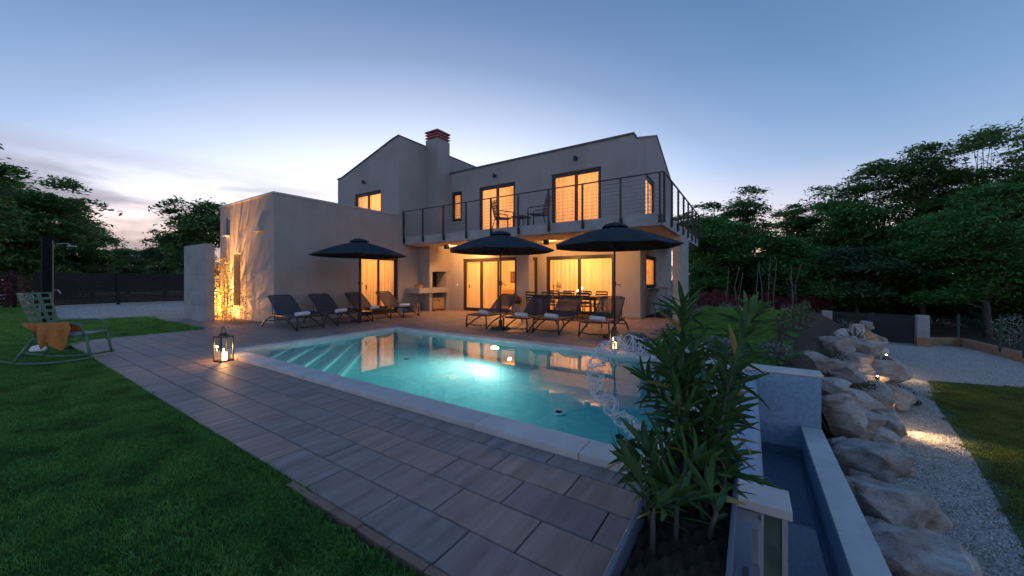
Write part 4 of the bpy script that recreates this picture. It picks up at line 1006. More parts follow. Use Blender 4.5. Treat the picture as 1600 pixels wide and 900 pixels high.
m = MB(); m.box(-.25, .259, -.33, -.31, .05, .56); m.box(-.25, .259, .31, .33, .05, .56); m.box(-.25, .259, -.309, .309, .03, .05); m.build('body', WOODC, t)
MB().box(.281, .285, -.06, .06, .40, .44).build('handle_hole', METAL_D, t)
t = thing('basket', 'shallow basket with bread boards on the fireplace worktop', 'basket', (-11.35, 10.25, .972))
MB().lathe([(0, 0), (.16, 0), (.20, .12), (.19, .12), (.15, .015), (0, .015)], seg=18).build('bowl', WOODC, t, smooth=True, sharp=40)
V, F = foliage_blob((0, 0, .13), (.15, .15, .07), 50, .09, 9); np_obj('contents', V, F, L_YEL, t)
for i, (c, lb, dx) in enumerate((((.10, .35, .16), 'small green children chair against the end wall', 0), ((.06, .35, .42), 'small blue children chair beside the green one', .42))):
    mt = pmat('kid_plastic_%d' % i, c, rough=.45)
    t = thing('children_chair', lb, 'chair', (-2.72 + dx * .35, 13.6 + dx, 0), R(-70), group='small plastic chairs by the end wall')
    MB().box(-.15, .15, -.15, .15, .24, .265).build('seat', mt, t)
    for sx in (-.13, .13):
        for sy in (-.13, .13): MB().tube([(sx * 1.1, sy * 1.1, 0), (sx, sy, .2395)], .015, 6).build('leg', mt, t)
    for k in range(3): MB().box(-.14, .14, -.16, -.14, .30 + k * .075, .35 + k * .075).build('slat', mt, t)
    MB().box(-.15, -.12, -.158, -.142, .265, .52).build('upright', mt, t); MB().box(.12, .15, -.158, -.142, .265, .52).build('upright', mt, t)
t = thing('towel_rack', 'grey tubular rack standing by the ground floor end wall', 'rack', (-2.75, 14.9, 0))
m = MB(); m.box(-.28, .25, -.9, .9, .98, 1.02); m.build('top', CONC, t)
for sy in (-.85, .3): m = MB(); m.tube([(.2, sy, 0), (.2, sy, .979)], .018, 6); m.build('leg', TRIM, t)
# lanterns
def lantern(loc, label, rz, s=1.0):
    t = thing('candle_lantern', label, 'lantern', loc, R(rz), group='candle lanterns by the pool')
    w, h = .088 * s, .40 * s; b = .008 * s
    m = MB()
    for sx in (-1, 1):
        for sy in (-1, 1): m.box(sx * w - b, sx * w + b, sy * w - b, sy * w + b, 0, h)
    for z in (.012, h - .008):
        m.box(-w, w, -w - b, -w + b, z - b, z + b); m.box(-w, w, w - b, w + b, z - b, z + b); m.box(-w - b, -w + b, -w, w, z - b, z + b); m.box(w - b, w + b, -w, w, z - b, z + b)
    m.build('frame', METAL_D, t)
    MB().box(-w, w, -w, w, .004, .012).build('base', METAL_D, t)
    m = MB(); m.box(-.04 * s, .04 * s, -.04 * s, .04 * s, h + .001, h + .05 * s); m.box(-w, w, -.012, .012, h, h + .008); m.box(-.012, .012, -w, w, h + .0005, h + .0085); m.build('top', METAL_D, t)
    m = MB(); m.tube([(.045 * s * math.cos(a), 0, h + .05 * s + .11 * s * math.sin(a) ** .8) for a in [math.pi * i / 10 for i in range(11)]], .006 * s, 6); m.build('ring', METAL_D, t)
    for sx, sy, ww in ((0, -w, 'x'), (0, w, 'x'), (-w, 0, 'y'), (w, 0, 'y')):
        m = MB()
        if ww == 'x': m.box(-w + b, w - b, sy - .001, sy + .001, .02, h - .016)
        else: m.box(sx - .001, sx + .001, -w + b, w - b, .02, h - .016)
        m.build('pane', GLASS, t)
    MB().lathe([(0, 0), (.045 * s, 0), (.045 * s, .13 * s), (.02 * s, .125 * s), (0, .125 * s)], (0, 0, .0125), 16).build('candle', CANDLE, t, smooth=True, sharp=40)
    MB().lathe([(0, 0), (.012 * s, .014 * s), (.008 * s, .04 * s), (0, .06 * s)], (0, 0, .0125 + .13 * s), 8).build('flame', FLAME, t, smooth=True)
    lamp('candle_light', 'POINT', (loc[0], loc[1], loc[2] + .22 * s), 2.3, (1, .46, .14), .02, parent=t)
lantern((-7.06, 2.29, 0), 'black frame lantern with a burning candle at the near pool corner', 12)
lantern((-2.13, 6.75, 0), 'small glowing lantern on the far pool side', 30, .8)
# heart of white wicker on the near coping
def heart():
    t = thing('wicker_heart', 'large heart of white woven wicker standing by the pool', 'sculpture', (-.56, 2.62, .055))
    C = []
    for i in range(120):
        a = 2 * math.pi * i / 120
        C.append(Vector((16 * math.sin(a) ** 3 / 17., 0, (13 * math.cos(a) - 5 * math.cos(2 * a) - 2 * math.cos(3 * a) - math.cos(4 * a)) / 17.)))
    zmin = min(p.z for p in C); s = .42
    rz = R(30)
    C = [Vector((p.x * s * math.cos(rz), p.x * s * math.sin(rz), (p.z - zmin) * s * 1.10 + .02)) for p in C]
    n = len(C); r = random.Random(3)
    for k in range(10):
        turns = (19, -21, 23, -25, 3, -3, 27, -17, 2, -29)[k]; ph = r.random() * 6.28; pts = []
        for i in range(0, n * 3):
            f = i / 3.; i0 = int(f) % n; i1 = (i0 + 1) % n; p = C[i0].lerp(C[i1], f - int(f)); tg = (C[(i0 + 1) % n] - C[i0 - 1]).normalized()
            a = ph + turns * 2 * math.pi * f / n + .5 * math.sin(f * .37 + k); side = Vector((math.sin(rz), -math.cos(rz), 0)); nn = tg.cross(side).normalized()
            rr = .052 * (1 + .18 * math.sin(f * .8 + k * 2))
            pts.append(p + (side * math.cos(a) + nn * math.sin(a)) * rr)
        m = MB(); m.tube(pts, .0032, 5, closed=True); m.build('strand', WHITEW, t, smooth=True)
heart()
# ------------------------------------------------------------------ planter with the oleander
PZ = .40
pl = thing('planter', 'long tapered zinc planter filled with dark soil', 'planter', (-.24, 1.6, 0))
m = MB(); o_ = [(-.375, .55), (-.045, .55), (-.045, 2.14), (-.375, 2.14)]; b_ = [(-.35, .6), (-.09, .6), (-.09, 2.10), (-.35, 2.10)]
i_ = [(-.357, .57), (-.063, .57), (-.063, 2.12), (-.357, 2.12)]
vs = [(x, y, 0.001) for x, y in b_] + [(x, y, PZ) for x, y in o_] + [(x, y, PZ) for x, y in i_] + [(x, y, PZ - .12) for x, y in i_]
m.add(vs, [(k, (k + 1) % 4, 4 + (k + 1) % 4, 4 + k) for k in range(4)] + [(4 + k, 4 + (k + 1) % 4, 8 + (k + 1) % 4, 8 + k) for k in range(4)] + [(8 + k, 8 + (k + 1) % 4, 12 + (k + 1) % 4, 12 + k) for k in range(4)])
m.build('trough', PLANTERM, pl, world=True, bevel=.004)
m = MB(); m.grid(lambda u, v: (-.36 + .3 * u, .57 + 1.55 * v, PZ - .08 + .012 * math.sin(u * 40 + v * 61) + .01 * math.sin(u * 23 - v * 90)), 20, 60); m.build('soil', SOIL, pl, world=True, smooth=True)
t = thing('metal_cover', 'flat blue-grey metal cover beside the planter', 'cover', (-.045, 1.6, 0)); MB().box(-.05, .055, -1.0, .66, .003, .03).build('lid', PLANTERM, t, bevel=.004); MB().box(.02, .04, .2, .3, .0305, .036).build('handle', METAL_D, t)
def leaf_mesh(name, L, W, bend, fold, mat, seg=5):
    V = []; F = []
    for i in range(seg + 1):
        s = i / seg; w = W * .5 * max(.0, math.sin(math.pi * min(1, (s * .93 + .035))) ** .8); y = L * s * (1 - .12 * bend * s); z = -bend * L * .55 * s * s
        V += [(-w, y, z + fold * w), (0, y, z), (w, y, z + fold * w)]
    for i in range(seg):
        a = i * 3; F += [(a, a + 1, a + 4, a + 3), (a + 1, a + 2, a + 5, a + 4)]
    m = MB(); m.v = V; m.f = F; me = m.mesh(name); me.materials.append(mat); me.polygons.foreach_set('use_smooth', [True] * len(me.polygons)); return me
def oleander():
    t = thing('oleander', 'tall oleander bush growing in the planter by the pool', 'plant', (-.22, 1.85, PZ - .08))
    LM = [leaf_mesh('leaf', 1, .155, b, .35, L_OLE) for b in (.1, .35, .6, .9)]; LY = [leaf_mesh('leaf', 1, .16, b, .3, L_YEL) for b in (.5, 1.0)]
    r = random.Random(21); leaves = []; stems = MB()
    # stems: base (x,y), tip in picture terms -> real 3D points at chosen depth
    tips = [((1068, 478), 2.15, 1.0), ((1172, 485), 2.22, .9), ((1040, 560), 2.0, .9), ((1010, 590), 2.25, .7), ((1100, 590), 2.0, 1.0), ((1135, 560), 2.25, .8),
            ((985, 715), 1.75, 1.0), ((1005, 700), 1.9, .8), ((1060, 650), 1.75, 1.0), ((1110, 660), 1.8, .9), ((1140, 640), 2.1, .8), ((1080, 720), 1.55, .9), ((1030, 780), 1.5, .8), ((1110, 760), 1.6, .8), ((1050, 545), 2.2, .8), ((1085, 540), 2.3, .8), ((1000, 750), 1.5, .8), ((1060, 790), 1.4, .8), ((1110, 800), 1.42, .8), ((1025, 820), 1.35, .7), ((1090, 735), 1.6, .9), ((1140, 725), 1.75, .8), ((1140, 770), 1.6, .7), ((1040, 700), 1.7, .9), ((1125, 610), 2.1, .8), ((1070, 600), 1.9, .9)]
    base0 = Vector((-.22, 1.80, PZ - .09))
    for qi, (px, dd, vig) in enumerate(tips):
        T = PD(px[0], px[1], dd); B = base0 + Vector((r.uniform(-.10, .10), r.uniform(-.22, .22), 0))
        if qi >= 16: B = Vector((min(-.10, max(-.32, T.x)), min(2.0, max(1.0, T.y - .06)), base0.z))
        if T.z < B.z + .12: T.z = B.z + .14
        mid = B.lerp(T, .5) + Vector((r.uniform(-.03, .03), r.uniform(-.03, .03), .04)); P = [B, B.lerp(mid, .5) + Vector((0, 0, .01)), mid, mid.lerp(T, .5) + Vector((0, 0, .01)), T]
        stems.tube(P, [.011, .010, .008, .006, .004], 6)
        ln = sum((P[i + 1] - P[i]).length for i in range(4)); nwh = max(5, int(ln / .038))
        for w in range(nwh):
            s = 1 - (w / nwh) * .86
            if s < .22: continue
            k = s * 4; i0 = min(3, int(k)); pos = P[i0].lerp(P[i0 + 1], k - i0); ax = (P[min(4, i0 + 1)] - P[i0]).normalized()
            ph = r.random() * 6.28
            dens = 5 if s > .88 else 3
            for j in range(dens):
                if s < .6 and r.random() < .22: continue
                a = ph + j * 2 * math.pi / dens + r.uniform(-.3, .3); el = r.gauss(68, 8) if s > .93 else (r.gauss(50, 12) if s > .6 else r.gauss(26, 18))
                L = r.uniform(.11, .20) * (.75 if s > .95 else 1.0) * (.85 + .25 * vig)
                yel = (r.random() < .22) if s < .5 else (r.random() < .05)
                leaves.append((pos, ax, a, el, L, yel))
    o = stems.build('stems', BARK, t, world=True, smooth=True)
    org = ORIG[t.name]; big = []; V = []; F = []
    def place(pos, ax, a, el):
        up = ax; s1 = up.orthogonal().normalized(); s2 = up.cross(s1); out = s1 * math.cos(a) + s2 * math.sin(a)
        yv = (out * math.cos(R(el)) + up * math.sin(R(el))).normalized(); zv = (up * math.cos(R(el)) - out * math.sin(R(el))).normalized(); xv = yv.cross(zv)
        return Matrix((xv, yv, zv)).transposed()
    leaves.sort(key=lambda q: -q[4] / max(.5, depth(q[0])))
    rest = MB()
    for n_, (pos, ax, a, el, L, yel) in enumerate(leaves):
        M3 = place(pos, ax, a, el); me = r.choice(LY) if yel else r.choice(LM)
        if n_ < 300:
            o = bpy.data.objects.new('leaf', me); col.objects.link(o); o.parent = t; o.matrix_local = Matrix.Translation(pos - org) @ M3.to_4x4() @ Matrix.Scale(L, 4)
        else:
            vs = [pos - org + M3 @ (v.co * L) for v in me.vertices]; rest.add(vs, [tuple(p.vertices) for p in me.polygons])
    if rest.v:
        o = rest.build('leaves', L_OLE, t, smooth=True); tag(o, kind='stuff')
    print('oleander leaves', len(leaves))
oleander()
# ------------------------------------------------------------------ grass
def blade_patch(name, size, n, hmin, hmax, w, mat, seed):
    g = np.random.default_rng(seed); xy = (g.random((n, 2)) - .5) * size; h = g.uniform(hmin, hmax, n); a = g.random(n) * 6.283; lean = g.uniform(.1, .9, n) * h; la = g.random(n) * 6.283
    ww = w * g.uniform(.7, 1.3, n)
    b = np.stack([np.cos(a) * ww / 2, np.sin(a) * ww / 2, np.zeros(n)], 1); P = np.concatenate([xy, np.zeros((n, 1))], 1)
    tip = P + np.stack([np.cos(la) * lean, np.sin(la) * lean, h], 1); mid = P + np.stack([np.cos(la) * lean * .3, np.sin(la) * lean * .3, h * .6], 1)
    V = np.stack([P - b, P + b, mid + b * .8, tip, mid - b * .8], 1).reshape(-1, 3); F5 = np.arange(n * 5).reshape(n, 5)
    o = bpy.data.objects.new(name, np_mesh(name, V, F5, mat)); return o
GP1 = blade_patch('grass_patch', .36, 1500, .014, .036, .0042, L_GRASS, 1)
GP2 = blade_patch('grass_patch_coarse', .6, 900, .02, .045, .010, L_GRASS, 2)
GP3 = blade_patch('grass_patch_dry', .5, 1100, .015, .035, .007, L_GRASSD, 3)
def in_poly(x, y, poly):
    c = False; j = len(poly) - 1
    for i in range(len(poly)):
        if ((poly[i][1] > y) != (poly[j][1] > y)) and (x < (poly[j][0] - poly[i][0]) * (y - poly[i][1]) / (poly[j][1] - poly[i][1]) + poly[i][0]): c = not c
        j = i
    return c
def pts_in(poly, step, zf, dmax, dmin=.0, jit=.25, margin=0):
    xs = [p[0] for p in poly]; ys = [p[1] for p in poly]; out = []
    x = min(xs)
    while x < max(xs):
        y = min(ys)
        while y < max(ys):
            X = x + random.uniform(-jit, jit) * step; Y = y + random.uniform(-jit, jit) * step; d = depth((X, Y))
            s = X * RT[0] + Y * RT[1]
            if dmin < d < dmax and abs(s) < d * 1.62 + .8 and in_poly(X, Y, poly): out.append((X, Y, zf(X, Y)))
            y += step
        x += step
    return out
NEAR = [(-16, -6), (-1.2, -6), (-1.2, .90), (-10.55, .95), (-10.9, .85), (-11.3, .95), (-12.2, 1.0), (-12.3, 3.3), (-18.0, 3.4), (-18.1, -6)]
GPE = blade_patch('grass_patch_edge', .13, 230, .014, .036, .0042, L_GRASS, 9)
edge_pts = [(-1.0 - .075 * i, yy + random.uniform(-.02, .02), -.022) for i in range(128) for yy in (.80, .89, .97, 1.035)] + [(-2.3 - .075 * i, yy + random.uniform(-.015, .015), -.022) for i in range(110) for yy in (1.085, 1.125)]
scatter('lawn_edge_grass', edge_pts, GPE, 'lawn grass along the paving edge', 'grass')
scatter('lawn_grass', pts_in(NEAR, .22, lambda x, y: -.022, 7.5, .6), GP1, 'short green lawn grass left of the paving', 'grass', scale=(.62, 1.08))
FARL = [(-60, -10), (-1.05, -6), (-1.05, 1.0), (-10.55, 1.06), (-11.9, 1.1), (-12.2, 3.4), (-18.1, 3.5), (-18.2, 1.6), (-60, 1.4)]
scatter('far_lawn_grass', pts_in(FARL, .38, lambda x, y: -.022, 24, 7.2), GP2, 'mown lawn grass behind the rocking chair', 'grass')
GL = [(-1.6, 6.7), (xb(6.6) - .45, 6.7), (xb(9.5) - .45, 9.5), (xb(17.4) - .45, 17.4), (1.9, 20), (-1.6, 20)]
scatter('garden_grass', pts_in(GL, .33, lambda x, y: lawn_r_z(x, y), 24, 2), GP2, 'green garden lawn right of the house', 'grass')
LOWIN = [(4.25, 14.2), (12.0, 15.9), (12.0, -3), (3.3, -3), (2.30, 2.5), (2.37, 4.6), (2.57, 5.9), (2.85, 7.2), (3.11, 8.5), (3.40, 10.2), (3.80, 12.4)]
scatter('lower_grass', pts_in(LOWIN, .24, lambda x, y: ZL + .03, 20, 2), GP3, 'yellow-green lawn beside the gravel path', 'grass')
# loose gravel stones
def pebble_patch(name, size, n, seed):
    g = np.random.default_rng(seed); V = []; F = []
    base = np.array([(1, 0, 0), (0, 1, 0), (-1, 0, 0), (0, -1, 0), (0, 0, 1), (0, 0, -.4)], float); fc = np.array([(0, 1, 4), (1, 2, 4), (2, 3, 4), (3, 0, 4), (1, 0, 5), (2, 1, 5), (3, 2, 5), (0, 3, 5)])
    for i in range(n):
        s = g.uniform(.006, .016) * g.uniform(.6, 1.2, 3); q = base * s * g.uniform(.8, 1.2, (6, 1)); a = g.random() * 6.283; c, sn = math.cos(a), math.sin(a)
        q = np.stack([q[:, 0] * c - q[:, 1] * sn, q[:, 0] * sn + q[:, 1] * c, q[:, 2]], 1) + np.array([(g.random() - .5) * size, (g.random() - .5) * size, .003]); V.append(q); F.append(fc + 6 * i)
    return bpy.data.objects.new(name, np_mesh(name, np.concatenate(V), np.concatenate(F), pmat('pebble', (.36, .32, .285), (.66, .60, .545), 30, .9, island=.35)))
PB = pebble_patch('pebble_patch', .5, 900, 4)
PATH = [(1.0, 2.0), (3.0, 2.0), (2.12, 4.4), (2.6, 7.2), (3.1, 10.2), (3.5, 12.4), (4.05, 14.5), (9, 15.6), (9, 21.5), (3.2, 22), (2.6, 17), (2.2, 12), (1.6, 8)]
scatter('loose_gravel', pts_in(PATH, .33, lambda x, y: ZL + .014, 17, 2), PB, 'loose pale gravel of the path and drive', 'gravel')
PB2 = [(-27.5, 2.2), (-18.4, 1.9), (-18.3, 3.8), (-16.4, 3.8), (-16.4, 8), (-27.5, 8)]
scatter('drive_gravel', pts_in(PB2, .6, lambda x, y: -.028, 26, 8), PB, 'pale gravel of the drive behind the lawn', 'gravel', scale=(1.2, 1.9))
# ------------------------------------------------------------------ boulder retaining wall
bw = thing('boulder_wall', 'retaining wall of big pinkish limestone boulders along the path', 'wall', (1.3, 7, ZL))
def boulder(c, size, seed, sub=3, rz=0.):
    g = np.random.default_rng(seed); bm = bmesh.new(); bmesh.ops.create_icosphere(bm, subdivisions=sub, radius=1)
    V = np.array([v.co[:] for v in bm.verts]); F = [tuple(v.index for v in f.verts) for f in bm.faces]; bm.free()
    V = np.sign(V) * np.abs(V) ** .72; V /= np.maximum(1e-6, np.linalg.norm(V, axis=1)[:, None]) ** .35
    for _ in range(17):
        n = g.normal(size=3); n /= np.linalg.norm(n); h = g.uniform(.56, .86); dd = V @ n - h; V = V - np.where(dd > 0, dd, 0)[:, None] * n * .98
    ph = g.uniform(0, 6.28, (6, 3)); fr = g.uniform(1.5, 7, 6)
    for q in range(6): V = V * (1 + (.05 / (1 + q * .35)) * np.sin(fr[q] * V[:, [0]] * 1.3 + ph[q, 0]) * np.sin(fr[q] * V[:, [1]] + ph[q, 1]) * np.sin(fr[q] * V[:, [2]] * 1.2 + ph[q, 2]) * 2)
    V = V * np.array(size) * .5 * 1.16; a = rz; R3 = np.array([[math.cos(a), -math.sin(a), 0], [math.sin(a), math.cos(a), 0], [0, 0, 1]]); tl = g.normal(0, .12)
    Rx = np.array([[1, 0, 0], [0, math.cos(tl), -math.sin(tl)], [0, math.sin(tl), math.cos(tl)]]); V = V @ Rx.T @ R3.T + np.array(c)
    m = MB(); m.v = [tuple(v) for v in V]; m.f = F; return m.build('boulder', ROCK, bw, world=True, smooth=True, sharp=26)
RK = [(1273, 562, 46, 36, -.14), (1307, 541, 34, 42, -.20), (1315, 522, 22, 16, -.15), (1334, 519, 26, 28, -.28), (1346, 541, 44, 30, -.50), (1331, 568, 42, 40, -.50), (1319, 588, 52, 42, -.42),
      (1301, 602, 40, 30, -.42), (1305, 647, 46, 76, -.62), (1370, 582, 50, 48, -.85), (1392, 575, 24, 44, -1.10), (1358, 617, 52, 50, -.85), (1338, 625, 52, 30, -.62), (1342, 652, 40, 38, -.80), (1332, 672, 40, 30, -.80),
      (1398, 620, 46, 34, -1.18), (1364, 678, 46, 50, -1.05), (1386, 662, 30, 54, -1.18), (1342, 713, 92, 48, -.92), (1383, 786, 118, 84, -1.0), (1436, 878, 120, 84, -1.12), (1350, 745, 40, 30, -1.05), (1330, 770, 26, 40, -.95),
      (1360, 552, 30, 26, -.75), (1300, 575, 34, 28, -.3), (1350, 526, 26, 22, -.55), (1372, 548, 26, 22, -1.05), (1385, 604, 30, 30, -1.15), (1352, 592, 40, 30, -.72), (1385, 690, 30, 34, -1.3), (1380, 840, 40, 50, -1.15),
      (1290, 530, 20, 14, -.12), (1352, 508, 18, 14, -.5), (1366, 530, 24, 22, -.9), (1310, 700, 40, 40, -.95)]
for i, (px, py, w, h, zc) in enumerate(RK):
    d = (CAMH - zc) * 564 / (py - 437.5); p = PD(px, py, d); sx = w * d / 564; sz = h * d / 564
    vz = max(.16, sz * .92); dp = (sx * .75 + sz * .45)
    boulder(p + Vector((-.0, .02, -.02)), (sx * 1.08, dp * 1.1, vz * 1.05), 100 + i, 5 if w > 80 else 4, YAW + random.uniform(-.2, .2))
# earth bank behind the boulders
m = MB()
def bank(u, v):
    y = 6.47 + v * 14; k = min(1, (y - 6.47) / 1.6); x0 = xb(y) - (.30 + .32 * k); w = .80 + 1.0 * min(1, (y - 6.47) / 6.); x = x0 + w * u
    z = -.05 - 1.42 * max(0, (u - .22) / .78) ** (.75 + .25 * k) + .03 * math.sin(u * 19 + v * 60) + .025 * math.sin(v * 130)
    return (x, y, z)
m.grid(bank, 14, 80); tag(m.build('earth_bank', SOIL, None, smooth=True), kind='structure')
MB2 = MB(); MB2.grid(lambda u, v: (.79 + .9 * u, 0. + 6.6 * v, -1.16 - .33 * u + .03 * math.sin(v * 40 + u * 7)), 8, 60); tag(MB2.build('lower_bank', SOIL, None, smooth=True), kind='structure')
# ground-cover cushions between stones
def cushion(px, py, z, r, n, seed, label, mat=L_COVER, size=.05):
    d = (CAMH - z) * 564 / (py - 437.5); p = PD(px, py, d); t = thing('ground_cover', label, 'plant', p, group='green cushions between the boulders')
    V, F = foliage_blob((0, 0, 0), (r, r, r * .45), n, size, seed); np_obj('foliage', V, F, mat, t)
for i, (a, lb) in enumerate((((1296, 556, -.16, .30), 'dark cushion plant above the topmost boulders'), ((1362, 565, -.62, .22), 'small cushion plant between the upper boulders'), ((1338, 600, -.5, .26), 'cushion plant in the middle of the boulders'),
                             ((1402, 612, -1.15, .30), 'cushion plant spilling onto the gravel'), ((1345, 690, -.95, .18), 'tiny cushion plant above the long boulder'), ((1425, 628, -1.4, .16), 'low cushion plant at the path edge'))):
    cushion(*a, 420, 60 + i, lb)
def agave(p, s, seed, label):
    t = thing('agave', label, 'plant', p); r = random.Random(seed)
    for i in range(16):
        a = i * 2.4; el = 25 + 50 * (i / 16); m = MB(); L = s * r.uniform(.7, 1.1); o = Vector((math.cos(a) * math.cos(R(el)), math.sin(a) * math.cos(R(el)), math.sin(R(el)))); sd = Vector((-math.sin(a), math.cos(a), 0)); up = o.cross(sd) * -1
        P = [o * L * q - Vector((0, 0, .12 * L * q * q)) for q in (0, .3, .6, .85, 1)]; W = [.5, .55, .45, .25, .01]; vs = []
        for q, w in zip(P, W): vs += [q - sd * w * .11 * s, q - up * .02 * s, q + sd * w * .11 * s]
        m.add(vs, [f for k in range(4) for f in ((k * 3, k * 3 + 1, k * 3 + 4, k * 3 + 3), (k * 3 + 1, k * 3 + 2, k * 3 + 5, k * 3 + 4))]); m.build('leaf', L_AGAVE, t, smooth=True)
dd = 1.55 * 564 / (535 - 437.5); agave(PD(1335, 535, dd), .5, 4, 'spiky agave growing on top of the boulder wall')
dd = 1.4 * 564 / (515 - 437.5); agave(PD(1322, 513, dd), .35, 5, 'smaller agave behind the spiky one')
# path lights among the boulders
def path_light(px, py, z, aims, label, power, bulb=True):
    d = (CAMH - z) * 564 / (py - 437.5); p = PD(px, py, d) + Vector((.05, -.06, 0)); t = thing('path_light', label, 'lamp', p, group='garden lights in the boulder wall')
    m = MB(); m.lathe([(0, -.02), (.035, -.02), (.035, .05), (.03, .05), (.03, .0), (0, .0)], seg=12); m.build('housing', METAL_D, t)
    MB().lathe([(0, 0), (.026, .01), (.02, .045), (0, .058)], seg=10).build('bulb', emat('path_bulb', (1, .72, .36), 60), t, smooth=True)
    for k, a in enumerate(aims): lamp('path_light_beam', 'SPOT', p + Vector((.03, -.03, .06)), power, (1, .68, .34), .03, aim=a, size=75, blend=.9, parent=t)
    lamp('path_light_glow', 'POINT', p + Vector((.03, -.05, .07)), power * .10, (1, .70, .36), .03, parent=t)
path_light(1386, 632, -1.02, [GP(1465, 690, ZL), ], 'bright garden light between boulders at the path', 21)
path_light(1380, 556, -.95, [GP(1425, 600, ZL)], 'garden light further up the boulder wall', 22)
path_light(1364, 590, -.66, [PD(1372, 586, 5.2)], 'small garden light lighting a cushion plant', 3)
# low stakes with vines along the lawn edge
for i, (y, nm) in enumerate(((8.6, 'nearest the pool'), (10.2, 'second'), (11.9, 'third'), (13.7, 'fourth'), (15.6, 'last'))):
    x = xb(y) - .42; t = thing('vine_stake', 'black stake with a climbing plant on the lawn edge, ' + nm + ' from the pool' if i else 'black stake with a climbing plant on the lawn edge, nearest the pool', 'stake', (x, y, -.06), group='stakes along the lawn edge')
    MB().box(-.03, .03, -.03, .03, 0, .62).build('post', METAL_D, t); m = MB(); m.tube([(-.02, .03, .5), (.2, .8, .46)], .008, 5); m.build('wire', METAL_D, t)
    V, F = foliage_blob((.02, .25, .42), (.16, .4, .26), 260, .07, 80 + i); np_obj('foliage', V, F, L_VINE, t)
# ------------------------------------------------------------------ gates and fences
def slat_panel(t, p0, p1, z0, z1, n, mat, th=.03, gap=.25):
    a, b = Vector((p0[0], p0[1], 0)), Vector((p1[0], p1[1], 0)); u = (b - a).normalized(); nn = Vector((-u.y, u.x, 0)) * th
    h = (z1 - z0) / n
    for k in range(n):
        za = z0 + k * h; m = MB(); m.extr([a + Vector((0, 0, za)), b + Vector((0, 0, za)), b + Vector((0, 0, za + h * (1 - gap))), a + Vector((0, 0, za + h * (1 - gap)))], nn); m.build('slat', mat, t, world=True)
def post(t, p, w, z0, z1, mat, name='post'):
    MB().box(p[0] - w, p[0] + w, p[1] - w, p[1] + w, z0, z1).build(name, mat, t, world=True)
f = thing('slat_fence', 'long dark slatted fence closing the gravel drive', 'fence', (-28, 4.6, 0))
slat_panel(f, (-28, 1.9), (-28.6, 4.55), .06, 1.66, 20, SLATW, gap=.06); slat_panel(f, (-28.6, 4.62), (-28.2, 7.4), .06, 1.66, 20, SLATW, gap=.06)
for p in ((-28, 1.85), (-28.6, 4.58), (-28.2, 7.45)): post(f, p, .06, -.05, 1.68, SLATW)
f = thing('open_slat_fence', 'open slatted fence behind the red shrub at the lawn end', 'fence', (-29, .5, 0))
slat_panel(f, (-30.5, -2.5), (-29.2, 1.2), .1, 1.7, 9, SLATW, gap=.4)
for p in ((-30.5, -2.55), (-29.9, -.8), (-29.15, 1.3)): post(f, p, .07, -.05, 1.75, SLATW)
f = thing('entrance_gate', 'dark grey double gate of horizontal slats at the end of the drive', 'gate', (4.4, 22.2, ZL))
g0, g1 = GP(1296, 528, ZL), GP(1434, 540, ZL); gm = g0.lerp(g1, .5)
slat_panel(f, (g0.x, g0.y), (gm.x - .06, gm.y), ZL + .06, ZL + 1.28, 14, GATEM, gap=.12); slat_panel(f, (gm.x + .06, gm.y), (g1.x, g1.y), ZL + .06, ZL + 1.28, 14, GATEM, gap=.12)
for q in (gm + Vector((-.05, 0, 0)), gm + Vector((.05, 0, 0)), g0): post(f, q, .04, ZL, ZL + 1.3, GATEM)
for q, lb in ((GP(1292, 528, ZL), 'pale concrete gate post at the lawn side'), (GP(1441, 541, ZL), 'pale concrete gate post at the low wall')):
    t = thing('gate_post', lb, 'post', q, group='concrete posts of the gate'); MB().box(-.18, .18, -.15, .15, -.05, 1.30).build('shaft', CONC, t, bevel=.01); MB().box(-.19, .19, -.16, .16, -.05, .38).build('plinth', TCOTTA, t)
wl = [GP(1447, 540, ZL), GP(1500, 541, ZL), GP(1540, 552, ZL), GP(1605, 570, ZL), GP(1700, 600, ZL)]
t = thing('low_wall', 'low terracotta coloured kerb wall at the edge of the drive', 'wall', wl[0])
m = MB()
for a, b in zip(wl[:-1], wl[1:]):
    u = (b - a).normalized(); nn = Vector((-u.y, u.x, 0)) * .22; m.extr([a + Vector((0, 0, -.05)), b + Vector((0, 0, -.05)), b + Vector((0, 0, .33)), a + Vector((0, 0, .33))], nn)
m.build('wall', TCOTTA, t, world=True)
t = thing('mesh_fence', 'green wire mesh fence on the terracotta kerb wall', 'fence', wl[0])
WIRE = pmat('green_wire', (.03, .06, .055), rough=.5)
for a, b in zip(wl[:-1], wl[1:]):
    o = Vector((-.0, .14, 0)); n = 16; m = MB()
    for k in range(n + 1): q = a.lerp(b, k / n) + o; m.tube([q + Vector((0, 0, .3)), q + Vector((0, 0, 1.25))], .003, 3)
    for k in range(7): z = Vector((0, 0, .36 + k * .145)); m.tube([a + o + z, b + o + z], .003, 3)
    m.build('mesh_panel', WIRE, t, world=True)
for q in [wl[1], wl[2].lerp(wl[3], .45), wl[3], wl[4]]: post(t, q + Vector((0, .14, 0)), .035, ZL + .2, ZL + 1.32, WIRE)
